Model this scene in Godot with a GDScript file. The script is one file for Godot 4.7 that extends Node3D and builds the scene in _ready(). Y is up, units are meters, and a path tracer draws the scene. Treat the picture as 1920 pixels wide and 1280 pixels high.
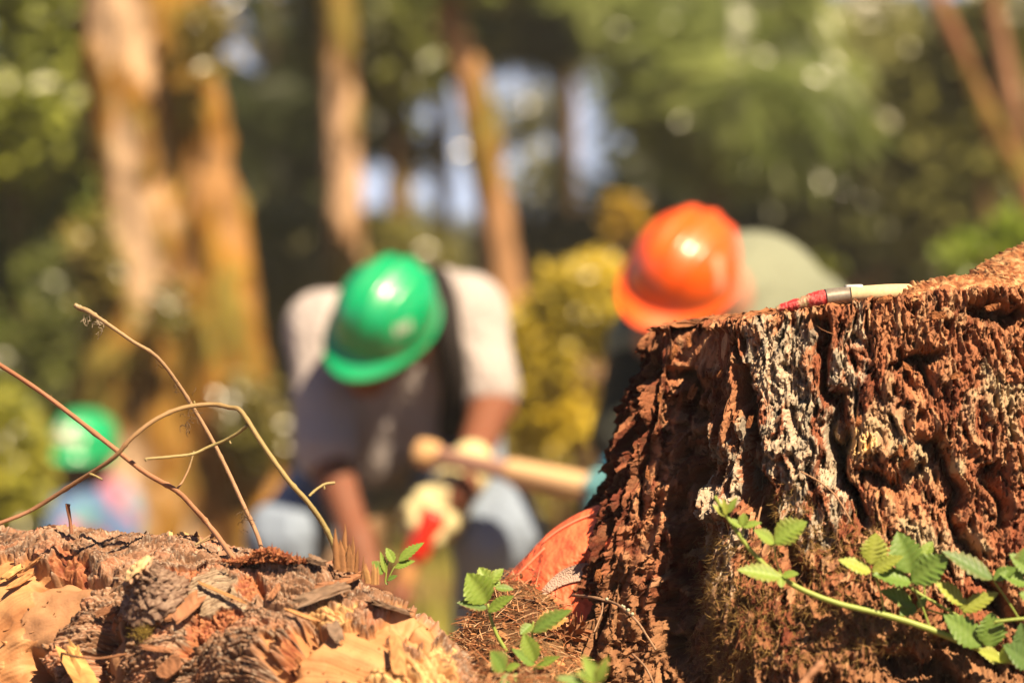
extends Node3D
# A rotten stump and a chopped log in the foreground, trail workers in hard hats behind, forest beyond.
const EYE := Vector3(0, 0.36, 0)
const FOCAL := 5333.3
var used := {}
var rng := RandomNumberGenerator.new()


# point seen at (px, py) of the 1920 x 1280 photograph at a depth in metres
func P(px: float, py: float, d: float) -> Vector3:
	return EYE + Vector3((px - 960.0) / FOCAL * d, (640.0 - py) / FOCAL * d, -d)


func lin(r: float, g: float, b: float) -> Color:
	return Color(r, g, b)


func srgb(r: float, g: float, b: float) -> Color:
	return Color(r, g, b).linear_to_srgb()


func numbered(called: String) -> String:
	if not used.has(called):
		used[called] = 0
		return called
	used[called] += 1
	return "%s_%03d" % [called, used[called]]


func tag(o: Node, label: String, category: String, group := "") -> Node:
	o.set_meta("label", label)
	o.set_meta("category", category)
	if group:
		o.set_meta("group", group)
	return o


func thing(called: String, label: String, category: String, at := Vector3.ZERO, group := "") -> Node3D:
	var o := Node3D.new()
	o.name = numbered(called)
	add_child(o)
	o.position = at
	tag(o, label, category, group)
	return o


# one named mesh under a parent; geometry is given in world axes and moved to the parent's place
func part(called: String, mesh: Mesh, mat: Material, parent: Node3D, kind := "") -> MeshInstance3D:
	var o := MeshInstance3D.new()
	o.name = called if parent != self else numbered(called)
	o.mesh = mesh
	o.material_override = mat
	parent.add_child(o, true)
	if parent != self:
		o.position = -world_of(parent)
	if kind:
		o.set_meta("kind", kind)
	return o


func world_of(n: Node3D) -> Vector3:
	var p := Vector3.ZERO
	var k: Node = n
	while k is Node3D and k != self:
		p += k.position
		k = k.get_parent()
	return p


func structure(called: String, mesh: Mesh, mat: Material) -> MeshInstance3D:
	return part(called, mesh, mat, self, "structure")


func swarm(called: String, mesh: Mesh, mat: Material, places: Array, tints: Array, parent: Node3D) -> MultiMeshInstance3D:
	var mm := MultiMesh.new()
	mm.transform_format = MultiMesh.TRANSFORM_3D
	mm.use_colors = tints.size() > 0
	mm.mesh = mesh
	mm.instance_count = places.size()
	for i in places.size():
		mm.set_instance_transform(i, places[i])
		if tints.size() > 0:
			mm.set_instance_color(i, tints[i])
	var o := MultiMeshInstance3D.new()
	o.name = called if parent != self else numbered(called)
	o.multimesh = mm
	o.material_override = mat
	parent.add_child(o, true)
	if parent != self:
		o.position = -world_of(parent)
	o.set_meta("kind", "stuff")
	return o


func noise(kind: int, freq: float, octaves: int, seed_: int) -> FastNoiseLite:
	var n := FastNoiseLite.new()
	n.noise_type = kind
	n.frequency = freq
	n.seed = seed_
	n.fractal_type = FastNoiseLite.FRACTAL_FBM if octaves > 1 else FastNoiseLite.FRACTAL_NONE
	n.fractal_octaves = octaves
	return n


func matte(c: Color, rough := 0.9, vertex := false, spec := 0.3) -> StandardMaterial3D:
	var m := StandardMaterial3D.new()
	m.albedo_color = (c.srgb_to_linear() * 0.72).linear_to_srgb()
	m.roughness = rough
	m.metallic_specular = spec
	m.vertex_color_use_as_albedo = vertex
	m.cull_mode = BaseMaterial3D.CULL_DISABLED
	return m


func noise_tex(kind: int, freq: float, octaves: int, seed_: int, size := 512) -> NoiseTexture2D:
	var t := NoiseTexture2D.new()
	t.width = size
	t.height = size
	t.seamless = true
	t.noise = noise(kind, freq, octaves, seed_)
	return t


func bumpy(m: StandardMaterial3D, t: Texture2D, scale: Vector3, depth_cm: float) -> StandardMaterial3D:
	m.uv1_triplanar = true
	m.uv1_scale = scale
	m.heightmap_enabled = true
	m.heightmap_texture = t
	m.heightmap_scale = depth_cm
	return m


class Shape:
	var v := PackedVector3Array()
	var c := PackedColorArray()
	var i := PackedInt32Array()
	var n := PackedVector3Array()

	func vert(p: Vector3, col := Color.WHITE) -> int:
		v.append(p)
		c.append(col)
		return v.size() - 1

	func tri(a: int, b: int, d: int) -> void:
		i.append(a)
		i.append(b)
		i.append(d)

	func quad(a: int, b: int, d: int, e: int) -> void:
		tri(a, b, d)
		tri(a, d, e)

	# rows x cols points already appended from `first`; closed joins the last column to the first
	func weave(first: int, rows: int, cols: int, closed: bool) -> void:
		var at := i.size()
		var span := cols if closed else cols - 1
		i.resize(at + (rows - 1) * span * 6)
		for r in rows - 1:
			var a0 := first + r * cols
			var b0 := a0 + cols
			for k in span:
				var k2 := (k + 1) % cols
				i[at] = a0 + k
				i[at + 1] = a0 + k2
				i[at + 2] = b0 + k2
				i[at + 3] = a0 + k
				i[at + 4] = b0 + k2
				i[at + 5] = b0 + k
				at += 6

	func cap(first: int, cols: int, centre: Vector3, col: Color) -> void:
		var m := vert(centre, col)
		for k in cols:
			tri(first + k, m, first + (k + 1) % cols)

	func tube(pts: Array, radii: Array, sides: int, col := Color.WHITE, tip_col: Variant = null, lump := 0.0, rnd: RandomNumberGenerator = null) -> void:
		var first := v.size()
		var count := pts.size()
		var side := Vector3.ZERO
		for r in count:
			var t: Vector3 = (pts[mini(r + 1, count - 1)] - pts[maxi(r - 1, 0)]).normalized()
			if r == 0:
				side = t.cross(Vector3.UP if absf(t.y) < 0.9 else Vector3.RIGHT).normalized()
			side = (side - t * side.dot(t)).normalized()
			var up := t.cross(side)
			var tint: Color = col if tip_col == null else col.lerp(tip_col, float(r) / (count - 1))
			for k in sides:
				var a := TAU * k / sides
				var rad: float = radii[r] if radii.size() > 1 else radii[0]
				if lump > 0.0:
					rad *= 1.0 + rnd.randf_range(-lump, lump)
				vert(pts[r] + (side * cos(a) + up * sin(a)) * rad, tint)
		weave(first, count, sides, true)
		cap(first, sides, pts[0], col)
		var last := first + (count - 1) * sides
		var m := vert(pts[count - 1], col if tip_col == null else tip_col)
		for k in sides:
			tri(last + k, last + (k + 1) % sides, m)

	func ball(at: Vector3, r: Vector3, rows: int, cols: int, col := Color.WHITE) -> void:
		var first := v.size()
		for a in rows + 1:
			var p := PI * a / rows
			for b in cols:
				var q := TAU * b / cols
				vert(at + Vector3(sin(p) * cos(q) * r.x, cos(p) * r.y, sin(p) * sin(q) * r.z), col)
		weave(first, rows + 1, cols, true)

	func box(x: Transform3D, size: Vector3, bevel: float, col := Color.WHITE) -> void:
		var first := v.size()
		var h := size / 2.0
		var bv := minf(bevel, minf(h.x, minf(h.y, h.z)) * 0.9)
		# rings: bottom inset, bottom, top, top inset
		for ring in [[-h.y, bv], [-h.y + bv, 0.0], [h.y - bv, 0.0], [h.y, bv]]:
			var a: float = h.x - ring[1]
			var b: float = h.z - ring[1]
			for q in [[a, b - bv], [a - bv, b], [-a + bv, b], [-a, b - bv], [-a, -b + bv], [-a + bv, -b], [a - bv, -b], [a, -b + bv]]:
				vert(x * Vector3(q[0], ring[0], q[1]), col)
		weave(first, 4, 8, true)
		cap(first, 8, x * Vector3(0, -h.y, 0), col)
		var m := vert(x * Vector3(0, h.y, 0), col)
		for k in 8:
			tri(first + 24 + k, first + 24 + (k + 1) % 8, m)

	func join(o: Shape, x: Transform3D, tint := Color.WHITE) -> void:
		var first := v.size()
		for p in o.v:
			v.append(x * p)
		for q in o.c:
			c.append(q * tint)
		for k in o.i:
			i.append(first + k)

	func mesh(flat := false, orient := true) -> ArrayMesh:
		var middle := Vector3.ZERO
		var k := 0
		if orient:
			for p in v:
				middle += p
			middle /= maxf(v.size(), 1)
			var sum := 0.0
			while k < i.size():
				var a := v[i[k]]
				sum += (v[i[k + 2]] - a).cross(v[i[k + 1]] - a).dot(a - middle)
				k += 3
			if sum < 0.0:
				k = 0
				while k < i.size():
					var t := i[k + 1]
					i[k + 1] = i[k + 2]
					i[k + 2] = t
					k += 3
		if flat:
			var v2 := PackedVector3Array()
			var c2 := PackedColorArray()
			for q in i:
				v2.append(v[q])
				c2.append(c[q])
			v = v2
			c = c2
			i = PackedInt32Array(range(v.size()))
		n = PackedVector3Array()
		n.resize(v.size())
		k = 0
		while k < i.size():
			var a := i[k]
			var b := i[k + 1]
			var d := i[k + 2]
			var f := (v[d] - v[a]).cross(v[b] - v[a])
			n[a] += f
			n[b] += f
			n[d] += f
			k += 3
		for q in n.size():
			n[q] = n[q].normalized() if n[q].length_squared() > 1e-24 else Vector3.UP
		var arrays := []
		arrays.resize(Mesh.ARRAY_MAX)
		arrays[Mesh.ARRAY_VERTEX] = v
		arrays[Mesh.ARRAY_NORMAL] = n
		arrays[Mesh.ARRAY_COLOR] = c
		arrays[Mesh.ARRAY_INDEX] = i
		var m := ArrayMesh.new()
		m.add_surface_from_arrays(Mesh.PRIMITIVE_TRIANGLES, arrays)
		return m


func spline(pts: Array, steps: int) -> Array:
	var out := []
	var last := pts.size() - 1
	for s in last:
		var p0: Vector3 = pts[maxi(s - 1, 0)]
		var p1: Vector3 = pts[s]
		var p2: Vector3 = pts[s + 1]
		var p3: Vector3 = pts[mini(s + 2, last)]
		for k in steps:
			out.append(p1.cubic_interpolate(p2, p0, p3, float(k) / steps))
	out.append(pts[last])
	return out


func taper(count: int, r0: float, r1: float) -> Array:
	var out := []
	for k in count:
		out.append(lerpf(r0, r1, float(k) / maxf(count - 1, 1)))
	return out


# frame with y along `along` and z near `facing`
func frame(at: Vector3, along: Vector3, facing: Vector3, s := Vector3.ONE) -> Transform3D:
	var y := along.normalized()
	var x := y.cross(facing)
	x = x.normalized() if x.length() > 1e-5 else y.cross(Vector3(0.3, 0.8, 0.5)).normalized()
	var z := x.cross(y)
	return Transform3D(Basis(x * s.x, y * s.y, z * s.z), at)


func rand_dir() -> Vector3:
	var d := Vector3(rng.randfn(), rng.randfn(), rng.randfn())
	return d.normalized() if d.length() > 1e-4 else Vector3.UP


func seg_dist(p: Vector2, a: Vector2, b: Vector2) -> float:
	return p.distance_to(Geometry2D.get_closest_point_to_segment(p, a, b))


# ------------------------------------------------------------------ bodies: smooth union of tapered capsules, meshed as surface nets
func blob(bones: Array, cell: float, k: float, shape: Shape, col := Color.WHITE) -> void:
	var lo := Vector3.INF
	var hi := -Vector3.INF
	for b in bones:
		var r := maxf(b[2], b[3]) + k + cell * 2.0
		for e in 2:
			var q: Vector3 = b[e]
			lo = lo.min(q - Vector3.ONE * r)
			hi = hi.max(q + Vector3.ONE * r)
	var nx := int(ceil((hi.x - lo.x) / cell)) + 1
	var ny := int(ceil((hi.y - lo.y) / cell)) + 1
	var nz := int(ceil((hi.z - lo.z) / cell)) + 1
	var f := PackedFloat32Array()
	f.resize(nx * ny * nz)
	f.fill(1.0)
	for b in bones:
		var p0: Vector3 = b[0]
		var p1: Vector3 = b[1]
		var r0: float = b[2]
		var r1: float = b[3]
		var axis := p1 - p0
		var len2 := maxf(axis.length_squared(), 1e-9)
		var reach := Vector3.ONE * (maxf(r0, r1) + k + cell * 1.5)
		var a := ((p0.min(p1) - reach - lo) / cell).floor()
		var z := ((p0.max(p1) + reach - lo) / cell).ceil()
		for iz in range(maxi(int(a.z), 0), mini(int(z.z), nz - 1) + 1):
			for iy in range(maxi(int(a.y), 0), mini(int(z.y), ny - 1) + 1):
				var at := (iz * ny + iy) * nx
				for ix in range(maxi(int(a.x), 0), mini(int(z.x), nx - 1) + 1):
					var p := lo + Vector3(ix, iy, iz) * cell - p0
					var t := clampf(p.dot(axis) / len2, 0.0, 1.0)
					var d := (p - axis * t).length() - lerpf(r0, r1, t)
					var o := f[at + ix]
					var h := maxf(k - absf(d - o), 0.0) / k
					f[at + ix] = minf(d, o) - h * h * k * 0.25
	var index := {}
	var first := shape.v.size()
	var sxy := nx * ny
	for iz in nz - 1:
		for iy in ny - 1:
			var at := (iz * ny + iy) * nx
			for ix in nx - 1:
				var q := at + ix
				var c8 := [f[q], f[q + 1], f[q + nx], f[q + nx + 1], f[q + sxy], f[q + sxy + 1], f[q + sxy + nx], f[q + sxy + nx + 1]]
				var inside := 0
				for w in c8:
					if w < 0.0:
						inside += 1
				if inside == 0 or inside == 8:
					continue
				var sum := Vector3.ZERO
				var cnt := 0
				for e in [[0, 1], [2, 3], [4, 5], [6, 7], [0, 2], [1, 3], [4, 6], [5, 7], [0, 4], [1, 5], [2, 6], [3, 7]]:
					var u: float = c8[e[0]]
					var w: float = c8[e[1]]
					if (u < 0.0) != (w < 0.0):
						var t := u / (u - w)
						var ca := Vector3(e[0] & 1, (e[0] >> 1) & 1, e[0] >> 2)
						var cb := Vector3(e[1] & 1, (e[1] >> 1) & 1, e[1] >> 2)
						sum += ca.lerp(cb, t)
						cnt += 1
				index[q] = shape.vert(lo + (Vector3(ix, iy, iz) + sum / cnt) * cell, col)
	for q in index:
		var here: bool = f[q] < 0.0
		for ax in 3:
			var step: int = [1, nx, sxy][ax]
			if here == (f[q + step] < 0.0):
				continue
			var s1: int = [nx, sxy, 1][ax]
			var s2: int = [sxy, 1, nx][ax]
			if not (index.has(q - s1) and index.has(q - s2) and index.has(q - s1 - s2)):
				continue
			if here:
				shape.quad(index[q], index[q - s2], index[q - s1 - s2], index[q - s1])
			else:
				shape.quad(index[q], index[q - s1], index[q - s1 - s2], index[q - s2])


func _ready() -> void:
	rng.seed = 20240
	# ---- camera: a 100 mm lens, wide open, focused on the stump
	var cam := Camera3D.new()
	cam.name = "camera"
	cam.position = EYE
	cam.near = 0.1
	cam.far = 400.0
	var lens := CameraAttributesPhysical.new()
	lens.frustum_focal_length = 100.0
	lens.frustum_focus_distance = 2.6
	lens.exposure_aperture = 3.1
	cam.attributes = lens
	add_child(cam)
	cam.fov = rad_to_deg(2.0 * atan(640.0 / FOCAL))
	cam.current = true
	# ---- sky
	var env := Environment.new()
	var sky := Sky.new()
	var air := ProceduralSkyMaterial.new()
	air.sky_top_color = Color(0.15, 0.27, 0.52)
	air.sky_horizon_color = Color(1.10, 1.20, 1.38)
	air.sky_curve = 0.12
	air.ground_bottom_color = Color(0.12, 0.10, 0.07)
	air.ground_horizon_color = Color(0.30, 0.28, 0.22)
	air.sun_angle_max = 8.0
	air.sky_energy_multiplier = 0.53
	air.ground_energy_multiplier = 0.4
	sky.sky_material = air
	env.background_mode = Environment.BG_SKY
	env.sky = sky
	env.tonemap_mode = Environment.TONE_MAPPER_LINEAR
	env.tonemap_exposure = 3.05
	env.sdfgi_enabled = true
	env.ssao_enabled = true
	env.ssil_enabled = true
	# added thin fog standing in for lens haze, lifts the background
	env.fog_enabled = true
	env.fog_density = 0.0018
	env.fog_light_color = Color(0.92, 0.93, 0.88)
	var around := WorldEnvironment.new()
	around.name = "surroundings"
	around.environment = env
	add_child(around)
	# ---- sun: high, from the right and a little behind the photographer
	var sun := DirectionalLight3D.new()
	sun.name = "sun"
	sun.light_energy = 1.6
	sun.light_color = Color(1.0, 0.90, 0.755)
	sun.light_angular_distance = 0.5
	sun.shadow_enabled = true
	add_child(sun)
	sun.basis = Basis.looking_at(-Vector3(0.38, 0.77, 0.51), Vector3.UP)
	make_materials()
	build_ground()
	build_stump()
	build_log()
	build_duff()
	build_brambles()
	build_twigs()
	build_workers()
	build_bag()
	build_forest()


var M := {}


func make_materials() -> void:
	var grain := noise_tex(FastNoiseLite.TYPE_SIMPLEX, 0.02, 5, 11)
	var crumb := noise_tex(FastNoiseLite.TYPE_SIMPLEX, 0.035, 4, 12)
	M.rot = bumpy(matte(Color.WHITE, 0.88, true, 0.28), crumb, Vector3(16, 9, 16), 0.10)
	M.bark = bumpy(matte(Color.WHITE, 0.7, true, 0.4), crumb, Vector3(14, 14, 14), 0.025)
	M.soil = bumpy(matte(Color.WHITE, 0.95, true, 0.2), crumb, Vector3(9, 9, 9), 0.3)
	M.earth = matte(Color.WHITE, 0.95, true, 0.2)
	M.chip = matte(Color.WHITE, 0.8, true, 0.3)
	M.strand = matte(Color.WHITE, 0.75, true, 0.3)
	M.trunk = bumpy(matte(Color.WHITE, 0.9, true, 0.2), grain, Vector3(1.5, 0.5, 1.5), 2.0)
	M.leaf = matte(Color.WHITE, 0.5, true, 0.42)
	M.leaf.backlight_enabled = true
	M.leaf.backlight = Color(0.72, 0.72, 0.4)
	M.crown = matte(Color.WHITE, 0.28, true, 0.5)
	M.crown.backlight_enabled = true
	M.crown.backlight = Color(0.75, 0.75, 0.4)
	M.cone_a = matte(srgb(0.34, 0.15, 0.07), 0.7)
	M.cone_b = matte(srgb(0.27, 0.11, 0.05), 0.7)
	M.stem = matte(Color.WHITE, 0.5, true, 0.4)
	M.twig = bumpy(matte(Color.WHITE, 0.6, true, 0.35), crumb, Vector3(40, 40, 40), 0.04)
	M.leaf_gloss = matte(Color.WHITE, 0.35, true, 0.5)
	M.paint = bumpy(matte(Color.WHITE, 0.45, true, 0.5), crumb, Vector3(40, 40, 40), 0.05)
	M.metal = matte(Color.WHITE, 0.38, true, 0.5)
	M.metal.metallic = 0.55
	M.bag = bumpy(matte(Color.WHITE, 0.6, true, 0.4), noise_tex(FastNoiseLite.TYPE_SIMPLEX, 0.01, 4, 15), Vector3(5, 5, 5), 0.8)
	M.mesh_cloth = bumpy(matte(Color.WHITE, 0.8, true, 0.3), noise_tex(FastNoiseLite.TYPE_CELLULAR, 0.06, 1, 16), Vector3(22, 22, 22), 0.25)


# ------------------------------------------------------------------ the ground
var n_land: FastNoiseLite


func land(x: float, z: float) -> float:
	var d := -z
	# near bank on which the stump stands, low hollow under the log on the left
	var bank := lerpf(-0.15, 0.075, smoothstep(-0.10, -0.035, x + 0.015 * sin(z * 9.0)))
	bank -= 0.075 * smoothstep(0.17, 0.22, x) * (1.0 - smoothstep(2.5, 2.62, d))
	bank -= 0.045 * smoothstep(0.02, 0.085, x)
	bank += 0.048 * (1.0 - smoothstep(0.045, 0.10, x)) * smoothstep(2.45, 2.68, d) * smoothstep(-0.07, 0.0, x) * (1.0 - smoothstep(0.2, 0.5, x))
	bank -= 0.10 * smoothstep(2.45, 1.2, d)
	# behind it the ground falls away to the trench where the workers stand
	var low := lerpf(-0.52, -0.9, smoothstep(5.6, 11.0, d))
	low += 3.2 * smoothstep(26.0, 60.0, d)
	var h := lerpf(bank, low, smoothstep(2.71, 3.6, d))
	return h + n_land.get_noise_2d(x * 3.0, z * 3.0) * (0.012 + 0.006 * clampf(d - 3.0, 0.0, 20.0))


func build_ground() -> void:
	n_land = noise(FastNoiseLite.TYPE_SIMPLEX, 1.0, 4, 5)
	var tint := noise(FastNoiseLite.TYPE_SIMPLEX, 1.0, 3, 6)
	var s := Shape.new()
	var zs := []
	var d := -12.0
	while d < 140.0:
		zs.append(-d)
		d += 0.02 if d > 2.0 and d < 3.9 else (0.15 if d > 0.8 and d < 12.0 else 1.2)
	var xs := []
	var x := -90.0
	while x < 90.0:
		xs.append(x)
		x += 0.02 if absf(x) < 0.8 else (0.2 if absf(x) < 4.0 else 2.5)
	for z in zs:
		for xx in xs:
			var y := land(xx, z)
			var g := tint.get_noise_2d(xx * 0.35, z * 0.35)
			var f := tint.get_noise_2d(xx * 3.0 + 50.0, z * 3.0)
			var col := Color(0.20, 0.115, 0.055).lerp(Color(0.34, 0.21, 0.10), clampf(0.5 + f, 0, 1))
			if -z > 4.2:
				col = col.lerp(Color(0.30, 0.29, 0.07), clampf(g * 2.2 + 0.25, 0, 1) * smoothstep(4.2, 6.0, -z))
			else:
				col = col.lerp(Color(0.10, 0.045, 0.022), clampf(0.55 + f, 0, 1))
			s.vert(Vector3(xx, y, z), col)
	s.weave(0, zs.size(), xs.size(), false)
	structure("ground", s.mesh(false, false), M.soil)
	# grass tufts between the workers and the trees
	var blade := Shape.new()
	for k in 6:
		var a := TAU * k / 6.0
		var o := Vector3(cos(a), 0, sin(a)) * 0.02
		var t := o * 3.5 + Vector3(0, 0.15 + 0.05 * (k % 3), 0)
		var w := Vector3(-sin(a), 0, cos(a)) * 0.006
		var f := blade.v.size()
		blade.vert(o - w)
		blade.vert(o + w)
		blade.vert(t)
		blade.tri(f, f + 1, f + 2)
	var at := []
	var tints := []
	for k in 5200:
		var dd := rng.randf_range(5.6, 26.0)
		var xx := rng.randf_range(-0.26, 0.26) * dd
		var g := tint.get_noise_2d(xx * 0.35, -dd * 0.35)
		if g < -0.12 + rng.randf() * 0.2:
			continue
		var b := Basis(Vector3.UP, rng.randf() * TAU).scaled(Vector3.ONE * rng.randf_range(0.6, 1.7))
		at.append(Transform3D(b, Vector3(xx, land(xx, -dd) - 0.01, -dd)))
		tints.append(Color(0.28, 0.30, 0.05).lerp(Color(0.50, 0.42, 0.10), rng.randf()))
	var gr := swarm("grass", blade.mesh(false, false), M.crown, at, tints, self)
	tag(gr, "yellow green grass tufts on the tan ground behind the workers", "grass")
	gr.set_meta("kind", "stuff")


# ------------------------------------------------------------------ the stump
var stump_pts := []     # [point, normal, colour] samples of the visible face
var stump_front := {}   # depth by coarse cell (x, y in world on the face), to lay things on it
var log_front := {}


func note_front(store: Dictionary, p: Vector3) -> void:
	var d := -p.z
	var key := Vector2i(int(floor(p.x / d * 600.0)), int(floor((p.y - EYE.y) / d * 600.0)))
	if not store.has(key) or store[key] > d:
		store[key] = d


# depth of the built surface in the direction of a point
func front_at(store: Dictionary, px: float, py: float, fallback: float) -> float:
	var key := Vector2i(int(floor((px - 960.0) / FOCAL * 600.0)), int(floor((640.0 - py) / FOCAL * 600.0)))
	var best := 99.0
	for a in range(-1, 2):
		for b in range(-1, 2):
			var q := key + Vector2i(a, b)
			if store.has(q):
				best = minf(best, store[q])
	return best if best < 90.0 else fallback


func face(px: float, py: float, d := 2.55) -> Vector2:
	return Vector2((px - 960.0) / FOCAL * d, EYE.y + (640.0 - py) / FOCAL * d)


func stump_top(x: float, z: float) -> float:
	var h := 0.373 + 0.128 * clampf(x - 0.135, 0.0, 0.27)
	return h - 0.02 * smoothstep(-2.62, -2.8, z) * smoothstep(0.2, 0.3, x)


# which way the foot of the stump spreads, by place along the plan (60 steps to a plan point)
func spread_at(f: float) -> Vector3:
	var dirs := [Vector3(-0.95, 0, 0.1), Vector3(-0.98, 0, 0.4), Vector3(-0.85, 0, 0.95), Vector3(-0.5, 0, 1.35), Vector3(-0.15, 0, 1.3), Vector3(0, 0, 1.0), Vector3(0, 0, 1), Vector3(0, 0, 1), Vector3(0.1, 0, 1), Vector3(0.2, 0, 1), Vector3(0.5, 0, 0.8), Vector3(0.9, 0, 0.4), Vector3(1, 0, -0.2), Vector3(0.7, 0, -0.8), Vector3(0, 0, -1), Vector3(-0.4, 0, -0.8), Vector3(-0.7, 0, -0.4), Vector3(-0.85, 0, 0.1)]
	var k := f / 60.0
	var i := mini(int(k), dirs.size() - 2)
	return (dirs[i] as Vector3).lerp(dirs[i + 1], clampf(k - i, 0, 1))


func build_stump() -> void:
	var root := thing("tree_stump", "rotten red brown tree stump with grey lichen streaks and mossy foot", "stump", Vector3(0.5, 0.0, -2.85))
	var plan := [Vector3(0.150, 0, -2.93), Vector3(0.1345, 0, -2.83), Vector3(0.143, 0, -2.725), Vector3(0.168, 0, -2.712), Vector3(0.187, 0, -2.685), Vector3(0.190, 0, -2.610), Vector3(0.235, 0, -2.572), Vector3(0.32, 0, -2.555), Vector3(0.43, 0, -2.55), Vector3(0.55, 0, -2.56), Vector3(0.70, 0, -2.60), Vector3(0.84, 0, -2.71), Vector3(0.90, 0, -2.90), Vector3(0.82, 0, -3.10), Vector3(0.6, 0, -3.22), Vector3(0.36, 0, -3.16), Vector3(0.21, 0, -3.05)]
	var closed := plan.duplicate()
	closed.append(plan[0])
	var fine := spline(closed, 60)
	# columns: dense over the side that can be seen, sparse round the back
	var cols := []
	var pos := 0.0
	while pos < fine.size() - 1.001:
		cols.append(pos)
		var here: Vector3 = fine[int(pos)]
		var seg := (fine[int(pos) + 1] as Vector3).distance_to(here)
		var want := 0.00095 if pos < 60.0 * 9.3 else 0.0045
		pos += clampf(want / maxf(seg, 1e-4), 0.02, 6.0)
	var nu := cols.size()
	var nv := 500
	var n1 := noise(FastNoiseLite.TYPE_SIMPLEX, 1.0, 1, 31)
	var n2 := noise(FastNoiseLite.TYPE_SIMPLEX, 1.0, 2, 32)
	var n3 := noise(FastNoiseLite.TYPE_SIMPLEX, 1.0, 1, 33)
	var cell := noise(FastNoiseLite.TYPE_CELLULAR, 1.0, 1, 34)
	cell.cellular_return_type = FastNoiseLite.RETURN_DISTANCE2_SUB
	cell.cellular_jitter = 1.0
	var block := noise(FastNoiseLite.TYPE_CELLULAR, 1.0, 1, 35)
	block.cellular_return_type = FastNoiseLite.RETURN_CELL_VALUE
	# clefts: polyline on the face, half width, depth
	var clefts := [
		[[face(1542, 600), face(1556, 700), face(1562, 800), face(1592, 950)], 0.0045, 0.040],
		[[face(1528, 590), face(1534, 660)], 0.003, 0.025],
		[[face(1395, 700), face(1402, 800), face(1404, 900), face(1430, 990)], 0.0080, 0.055],
		[[face(1312, 690), face(1322, 820), face(1300, 950), face(1290, 1100), face(1262, 1230)], 0.013, 0.050],
		[[face(1250, 690), face(1228, 850), face(1215, 950)], 0.010, 0.030],
		[[face(1382, 640), face(1388, 670)], 0.004, 0.02],
		[[face(1735, 820), face(1775, 930), face(1800, 1020), face(1850, 1140)], 0.0075, 0.045],
		[[face(1845, 870), face(1862, 990)], 0.006, 0.04],
		[[face(1682, 690), face(1720, 676), face(1745, 672)], 0.006, 0.045],
		[[face(1722, 690), face(1724, 712)], 0.006, 0.035],
		[[face(1815, 566), face(1850, 578), face(1905, 582)], 0.007, 0.05],
		[[face(1860, 592), face(1884, 600)], 0.005, 0.04],
		[[face(1615, 900), face(1700, 905), face(1725, 880)], 0.006, 0.03],
		[[face(1565, 830), face(1575, 900), face(1600, 960)], 0.008, 0.04],
		[[face(1470, 1040), face(1500, 1075)], 0.010, 0.04],
		[[face(1640, 1215), face(1720, 1235), face(1760, 1260)], 0.014, 0.05],
		[[face(1780, 1190), face(1850, 1230)], 0.012, 0.04],
		[[face(1800, 1130), face(1850, 1120)], 0.008, 0.04],
		[[face(1478, 770), face(1484, 800)], 0.004, 0.02],
		[[face(1420, 940), face(1424, 1010)], 0.004, 0.02],
		[[face(1505, 840), face(1512, 900)], 0.004, 0.02],
	]
	for g in clefts:
		var box := Rect2(g[0][0], Vector2.ZERO)
		for e in g[0]:
			box = box.expand(e)
		g.append(box.grow(g[1] * 2.4))
	# swellings: place, radius, height
	var lumps := [
		[face(1672, 840), 0.020, 0.016], [face(1612, 830), 0.012, 0.010], [face(1360, 800), 0.022, 0.012], [face(1255, 640), 0.02, 0.010],
		[face(1480, 840), 0.030, 0.010], [face(1790, 750), 0.05, 0.012], [face(1650, 720), 0.035, 0.008], [face(1350, 960), 0.016, 0.018], [face(1150, 1060), 0.02, 0.012],
		[face(1700, 1000), 0.05, 0.012], [face(1245, 760), 0.014, 0.016], [face(1225, 900), 0.012, 0.014], [face(1590, 1160), 0.05, 0.02], [face(1420, 1120), 0.05, 0.012], [face(1480, 1230), 0.03, 0.02], [face(1600, 1250), 0.03, 0.018],
	]
	var pale := [[face(1468, 690), Vector2(0.028, 0.05)], [face(1490, 790), Vector2(0.022, 0.05)], [face(1365, 940), Vector2(0.012, 0.055)], [face(1360, 1060), Vector2(0.010, 0.035)], [face(1600, 700), Vector2(0.011, 0.048)],
		[face(1425, 830), Vector2(0.016, 0.030)], [face(1460, 910), Vector2(0.014, 0.035)], [face(1500, 990), Vector2(0.02, 0.02)], [face(1560, 880), Vector2(0.01, 0.04)]]
	var tan := [[face(1730, 1010), Vector2(0.05, 0.028)], [face(1640, 800), Vector2(0.035, 0.035)], [face(1720, 850), Vector2(0.03, 0.02)], [face(1860, 760), Vector2(0.03, 0.03)]]
	var s := Shape.new()
	var lattice := PackedVector3Array()
	lattice.resize(nu * nv)
	var tintv := PackedColorArray()
	tintv.resize(nu * nv)
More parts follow.
